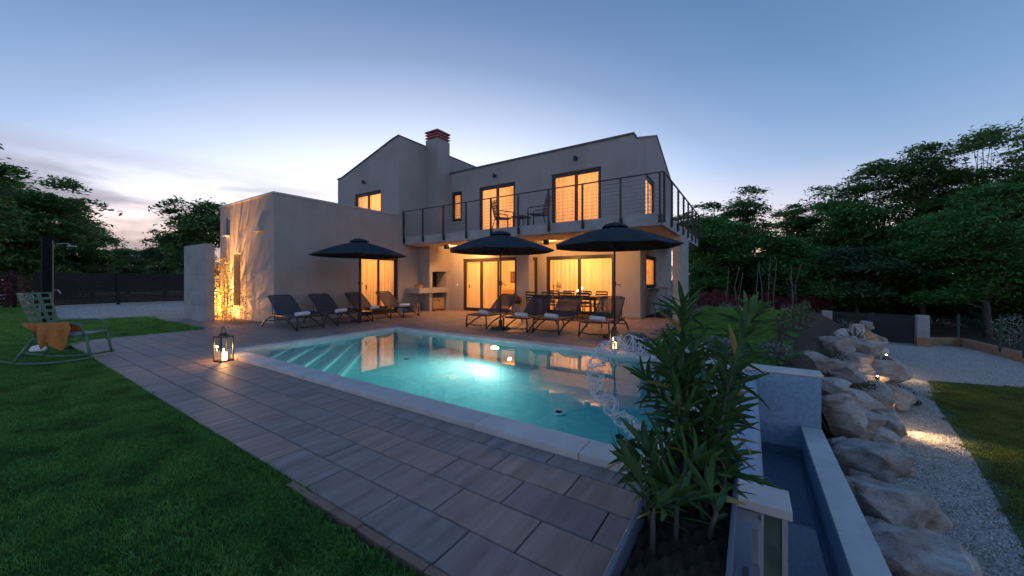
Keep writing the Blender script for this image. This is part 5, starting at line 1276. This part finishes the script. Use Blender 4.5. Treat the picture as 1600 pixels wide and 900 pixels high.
# outdoor shower
t = thing('outdoor_shower', 'dark square shower column with a small head beside the lawn', 'shower', (-17.5, 1.36, -.02))
MB().box(-.16, .16, -.11, .11, 0, 2.58).build('column', pmat('matt_black', (.012, .012, .016), rough=.85, spec=.15), t, bevel=.008)
MB().box(.161, .168, .075, .10, .1, 2.5).build('strip', pmat('wood_strip', (.30, .2, .14), rough=.6), t)
m = MB(); m.tube([(.1, .1, 2.4), (.3, .35, 2.42), (.34, .4, 2.36)], .012, 6); m.lathe([(0, 0), (.10, 0), (.10, .02), (0, .03)], (.35, .42, 2.33), 14); m.build('head', TRIM, t)
m = MB(); m.tube([(.15, .1, 1.02), (.26, .18, 1.02), (.30, .22, .92)], .014, 6); m.build('tap', TRIM, t)
t = thing('lawn_lamp', 'small white ground lamp behind the rocking chair', 'lamp', GP(60, 548) + Vector((0, 0, -.02))); MB().lathe([(0, 0), (.10, 0), (.11, .05), (.07, .11), (0, .13)], seg=14).build('dome', WHITEP, t, smooth=True)
# ------------------------------------------------------------------ trees
def tree(name, label, base, H, blobs, n_spray, per, size, mat, seed, flat=.30, spray_r=.55, trunk_r=.16, group=None, cat='tree', up=.62, aspect=.40):
    """blobs: (dx,dy,z,rx,ry,rz) ellipsoids relative to base"""
    g = np.random.default_rng(seed); t = thing(name, label, cat, base, group=group)
    vol = np.array([b[3] * b[4] * b[5] for b in blobs]) ** .75; pick = g.choice(len(blobs), n_spray, p=vol / vol.sum())
    B = np.array(blobs)[pick]; d = g.normal(size=(n_spray, 3)); d /= np.linalg.norm(d, axis=1)[:, None]
    rad = g.random((n_spray, 1)) ** .38; C = B[:, :3] + d * rad * B[:, 3:6] * g.uniform(.85, 1.1, (n_spray, 1))
    keep = C[:, 2] > .15; C = C[keep]; ns = len(C)
    # each spray a thin drooping fan of leaflets
    Q = g.normal(size=(ns, per, 3)) * .45; outd = C.copy(); outd[:, 2] = 0; outd /= (np.linalg.norm(outd, axis=1)[:, None] + 1e-6)
    rr = spray_r * g.uniform(.6, 1.3, (ns, 1, 1)); Q = Q * rr; Q[:, :, 2] *= flat
    alongv = (Q * outd[:, None, :]).sum(2); Q[:, :, 2] -= .22 * alongv + .18 * np.abs(alongv)
    P = (C[:, None, :] + Q).reshape(-1, 3); V, F = leaf_quads(P, size, g, up=up, aspect=aspect, droop=.1)
    np_obj('crown', V, F, mat, t)
    m = MB(); top = Vector((blobs[0][0] * .5, blobs[0][1] * .5, H * .72)); m.tube([(0, 0, -.3), (top.x * .15, top.y * .15, H * .18), (top.x * .5, top.y * .5, H * .45), tuple(top)], [trunk_r * 1.25, trunk_r, trunk_r * .7, trunk_r * .25], 8)
    trunk = m.build('trunk', BARK, t, smooth=True)
    r = random.Random(seed); m = MB()
    for i in range(min(90, ns // 3)):
        e = Vector(C[r.randrange(ns)]); s = r.uniform(.15, .75); st = Vector((top.x * s, top.y * s, H * (.12 + .6 * s)))
        if st.z > e.z + .2: st.z = max(.3, e.z - .4)
        md = st.lerp(e, .55) + Vector((r.uniform(-.2, .2), r.uniform(-.2, .2), .15 * (e - st).length * .5)); m.tube([st, md, e], [trunk_r * .28, trunk_r * .16, .008], 5)
    m.build('limb', BARK, trunk, smooth=True); return t
def base_at(px, d, z): p = PD(px, 437.5, d); return Vector((p.x, p.y, z))
def htop(py, d): return CAMH + (437.5 - py) * d / 564
GRP = 'trees of the wood right of the house'
# (pixel x, depth, top y, half-width px, material, label)
WOOD = [(1092, 29, 330, 45, L_FOREST, 'tree half hidden by the balcony railing'), (1118, 25, 350, 60, L_BRIGHT, 'tree showing just right of the balcony'), (1160, 30, 312, 52, L_FOREST, 'taller thin tree behind the bare stalks'), (1215, 24, 375, 55, L_BRIGHT, 'bright green low tree behind the bare stalks'),
        (1245, 31, 325, 55, L_FOREST, 'dark tree at the dip of the skyline'), (1310, 27, 300, 60, L_BRIGHT, 'tree where the wood begins to rise'), (1375, 26, 262, 75, L_FOREST, 'broad tree left of the tallest crowns'),
        (1450, 24, 238, 80, L_FOREST, 'tall feathery tree behind the gate'), (1530, 23, 222, 85, L_FOREST, 'tall spreading tree behind the mesh fence'), (1610, 20, 205, 95, L_FOREST, 'tallest tree cut by the picture edge'),
        (1545, 17.5, 300, 75, L_BRIGHT, 'bright green locust in front of the tall trees'), (1440, 21, 345, 70, L_BRIGHT, 'lower bright locust above the gate'), (1340, 22, 395, 60, L_DARK, 'dark undergrowth tree left of the gate'), (1265, 23, 420, 50, L_FOREST, 'dark undergrowth tree behind the red hedge')]
for i, (px, d, ty, hw, mt, lb) in enumerate(WOOD):
    zb = ZL if px > 1280 else -.4; b = base_at(px, d, zb); H = (htop(ty, d) - zb) * 1.07; w = hw * d / 564; r = random.Random(500 + i); bl = []
    for k in range(9):
        zz = H * (.28 + .56 * k / 8.); ww = w * (.55 + .45 * math.sin(math.pi * (.25 + .62 * k / 8.))) * r.uniform(.65, 1.15)
        a = r.random() * 6.28; q = r.uniform(.1, .7) * w; bl.append((q * math.cos(a), q * math.sin(a), zz, ww * .62, ww * .62, H * r.uniform(.06, .10)))
    for k in range(9):                       # single boughs reaching out of the crown
        a = r.random() * 6.28; zz = r.uniform(.55, 1.02); q = w * r.uniform(.5, 1.05) * (1.25 - .75 * zz); bl.append((q * math.cos(a), q * math.sin(a), H * zz, w * r.uniform(.16, .30), w * r.uniform(.16, .30), H * .030))
    bl.append((0, 0, H * .93, w * .30, w * .30, H * .06))
    tree('forest_tree', lb, b, H, bl, 300, 64, .28 if d > 20 else .23, mt, 700 + i, group=GRP, spray_r=.95, flat=.17, trunk_r=.14)
# dense undergrowth closing the wood at ground level
def thicket(px, d, ty, hw, seed, label):
    zb = ZL if px > 1280 else -.5; b = base_at(px, d, zb); H = htop(ty, d) - zb; w = hw * d / 564
    tree('thicket_bush', label, b, H * 1.06, [(0, 0, H * .35, w, w * .7, H * .42), (w * .3, 0, H * .6, w * .8, w * .6, H * .36), (-w * .4, 0, H * .5, w * .7, w * .6, H * .4)], 220, 60, .26, L_DARK, seed, group='dark bushes at the foot of the wood', cat='bush', flat=.5, trunk_r=.06)
for i, (px, d, ty, hw, lb) in enumerate(((1110, 27, 415, 60, 'behind the fin column'), (1180, 27, 420, 60, 'behind the bare stalks'), (1250, 27, 425, 60, 'behind the red hedge'), (1320, 25, 425, 60, 'left of the gate'), (1390, 24, 420, 60, 'straight behind the gate'),
                                     (1460, 23, 425, 60, 'right of the gate post'), (1530, 21, 430, 60, 'behind the mesh fence'), (1600, 19, 430, 70, 'behind the white flowering shrub'), (1680, 19, 400, 80, 'at the picture edge'))):
    thicket(px, d, ty, hw, 900 + i, 'dark bush at the foot of the wood ' + lb)
# left side
def ltree(px, d, ty, hw, mt, seed, label, by=.42, n=520, size=.2, sp=.55):
    b = base_at(px, d, -.05); H = htop(ty, d) + .05; w = hw * d / 564; r = random.Random(seed); bl = []
    for k in range(8):
        zz = H * (by + (.86 - by) * k / 7.); ww = w * (.55 + .5 * math.sin(math.pi * (.2 + .65 * k / 7.))) * r.uniform(.7, 1.1); a = r.random() * 6.28; q = r.uniform(.1, .5) * w
        bl.append((q * math.cos(a), q * math.sin(a), zz, ww * .68, ww * .68, H * r.uniform(.06, .10)))
    for k in range(8):
        a = r.random() * 6.28; zz = r.uniform(.5, 1.0); q = w * r.uniform(.6, 1.05) * (1.25 - .7 * zz); bl.append((q * math.cos(a), q * math.sin(a), H * zz, w * .22, w * .22, H * .035))
    return tree('garden_tree', label, b, H, bl, int(n * .5), 56, size * 1.4, mt, seed, group='trees behind the drive fence', spray_r=sp * 1.35, flat=.3, trunk_r=.13)
ltree(15, 21, 268, 95, L_FOREST, 41, 'dense broad tree at the edge of the lawn', .25, 900, .24)
ltree(-60, 14, 205, 70, L_FOREST, 42, 'tree reaching in from the picture edge', .35, 500)
ltree(145, 27, 330, 55, L_FOREST, 43, 'slender tree behind the shower column', .25, 380)
ltree(200, 32, 385, 45, L_DARK, 44, 'low tree behind the slatted fence', .2, 300)
ltree(318, 25, 306, 62, L_FOREST, 45, 'tree behind the free-standing pillar', .2, 560)
ltree(258, 30, 352, 40, L_DARK, 46, 'thin tree left of the pillar', .2, 260)
ltree(90, 26, 390, 60, L_DARK, 47, 'bushy tree behind the left fence', .12, 360)
for i, (px, d, ty) in enumerate(((150, 60, 408), (215, 66, 403), (280, 62, 410), (60, 58, 404))):
    b = base_at(px, d, -.5); H = htop(ty, d) + .5; w = 4.2
    tree('distant_tree', ('distant tree on the horizon, first beyond the fence', 'distant rounded tree in the gap between the near trees', 'distant tree beside the pillar', 'distant tree behind the shower')[i], b, H, [(0, 0, H * .5, w, w, H * .45)], 220, 30, .5, L_DARK, 300 + i, group='distant trees', spray_r=1.2, trunk_r=.2)
# bamboo bed lit from below
def bamboo():
    t = thing('bamboo', 'young bamboo clump lit warm from below against the wall', 'plant', (-14.2, 4.72, 0)); r = random.Random(8); m = MB(); P = []
    for i in range(34):
        x = r.uniform(-1.35, .95); y = r.uniform(-.22, .16); h = r.uniform(.8, 2.3) * (1 if x < .3 else .75); tx = x + r.uniform(-.35, .35); m.tube([(x, y, 0), ((x + tx) / 2, y, h * .5), (tx, y + r.uniform(-.12, .08), h)], [.008, .006, .003], 5)
        for k in range(int(h * 34)):
            s = r.uniform(.12, 1); P.append((x + (tx - x) * s + r.gauss(0, .10), y + r.gauss(0, .07), h * s + r.gauss(0, .05)))
    m.build('canes', PALEBARK, t); g = np.random.default_rng(5); V, F = leaf_quads(np.array(P), .10, g, up=.25, aspect=.22, droop=.3); np_obj('foliage', V, F, L_BAMB, t)
    tag(sheet('planting_bed', [(-15.9, 4.40), (-12.4, 4.40), (-12.4, 5.05), (-15.9, 5.05)], .006, pmat('bark_mulch', (.20, .14, .08), (.30, .22, .13), 25, .95, .6, 60)), kind='structure')
    u = thing('ground_uplight', 'small ground spotlight at the foot of the bamboo', 'lamp', (-15.05, 4.44, .006)); MB().lathe([(0, 0), (.06, 0), (.06, .05), (.045, .05), (.045, .03), (0, .03)], seg=14).build('housing', METAL_D, u)
    MB().lathe([(0, .031), (.04, .031), (.04, .036), (0, .037)], seg=12).build('lens', emat('uplight_lens', (1, .7, .35), 30), u)
    lamp('uplight_beam', 'SPOT', (-15.05, 4.44, .08), 230, (1, .42, .11), .035, aim=(-14.3, 5.05, 1.9), size=150, blend=.55, parent=u)
    lamp('uplight_high_beam', 'SPOT', (-15.05, 4.44, .09), 850, (1, .42, .11), .035, aim=(-14.25, 5.05, 3.3), size=62, blend=1.0, parent=u)
bamboo()
# shrubs
def shrub(name, label, p, r, n, size, mat, seed, group=None, h=None):
    t = thing(name, label, 'shrub', p, group=group); V, F = foliage_blob((0, 0, r[2] * .9), r, n, size, seed); np_obj('foliage', V, F, mat, t)
    m = MB(); rr = random.Random(seed)
    for k in range(6): m.tube([(0, 0, -.05), (rr.uniform(-.5, .5) * r[0], rr.uniform(-.5, .5) * r[1], r[2] * rr.uniform(.7, 1.3))], .012, 5)
    m.build('stems', BARK, t); return t
for i in range(9):
    px = 1100 + i * 23.5; d = 20.5 + .12 * i; b = base_at(px, d, -.1 - .05 * i); shrub('barberry_bush', 'dark red barberry bush in the hedge behind the garden lawn, %s from the house' % ('first', 'second', 'third', 'fourth', 'fifth', 'sixth', 'seventh', 'eighth', 'ninth')[i], b, (.62, .5, .42 + .08 * math.sin(i * 2.1)), 650, .10, L_RED, 200 + i, 'red hedge behind the lawn')
shrub('red_shrub', 'dark red leaved shrub at the left lawn end', base_at(8, 17, -.05), (1.0, .9, .95), 1500, .12, L_RED, 230)
shrub('lavender', 'grey-green lavender cushion beside the far lantern', Vector((-1.72, 6.75, 0)), (.32, .22, .18), 420, .09, L_GREY, 231)
shrub('grey_shrub', 'silvery shrub at the pool end behind the oleander', Vector((-.35, 7.1, -.02)), (.42, .30, .20), 500, .09, L_GREY, 232)
shrub('grey_shrub', 'silvery shrub nearer the stone wall', Vector((.35, 7.6, -.05)), (.3, .3, .16), 300, .08, L_GREY, 233)
shrub('white_shrub', 'pale flowering shrub behind the mesh fence', base_at(1585, 15.0, ZL), (.7, .6, .75), 700, .10, pmat('leaf_pale', (.22, .26, .22), (.30, .33, .29), 3, .6, island=.3), 234)
# bare pale stalks behind the lawn
for i, (px, ty) in enumerate(((1134, 418), (1151, 412), (1153, 425), (1184, 421), (1192, 408), (1200, 400), (1208, 404), (1240, 428), (1245, 410), (1238, 412))):
    d = 19.2 + (i % 3) * .3; b = base_at(px, d, -.2); H = htop(ty, d) + .2; r = random.Random(i); t = thing('bare_stalk', 'bare pale stalk behind the lawn, number %s from the house' % ('one', 'two', 'three', 'four', 'five', 'six', 'seven', 'eight', 'nine', 'ten')[i], 'stalk', b, group='bare pale stalks before the wood')
    m = MB(); m.tube([(0, 0, 0), (r.uniform(-.12, .12), 0, H * .5), (r.uniform(-.25, .25), 0, H)], [.022, .017, .008], 5); m.build('stem', PALEBARK, t, smooth=True)
    m = MB(); m.tube([(0, 0, H * .3), (r.uniform(-.3, .3), .05, H * .6)], [.010, .004], 4); m.build('side_shoot', PALEBARK, t)
print('objects', len(bpy.data.objects))
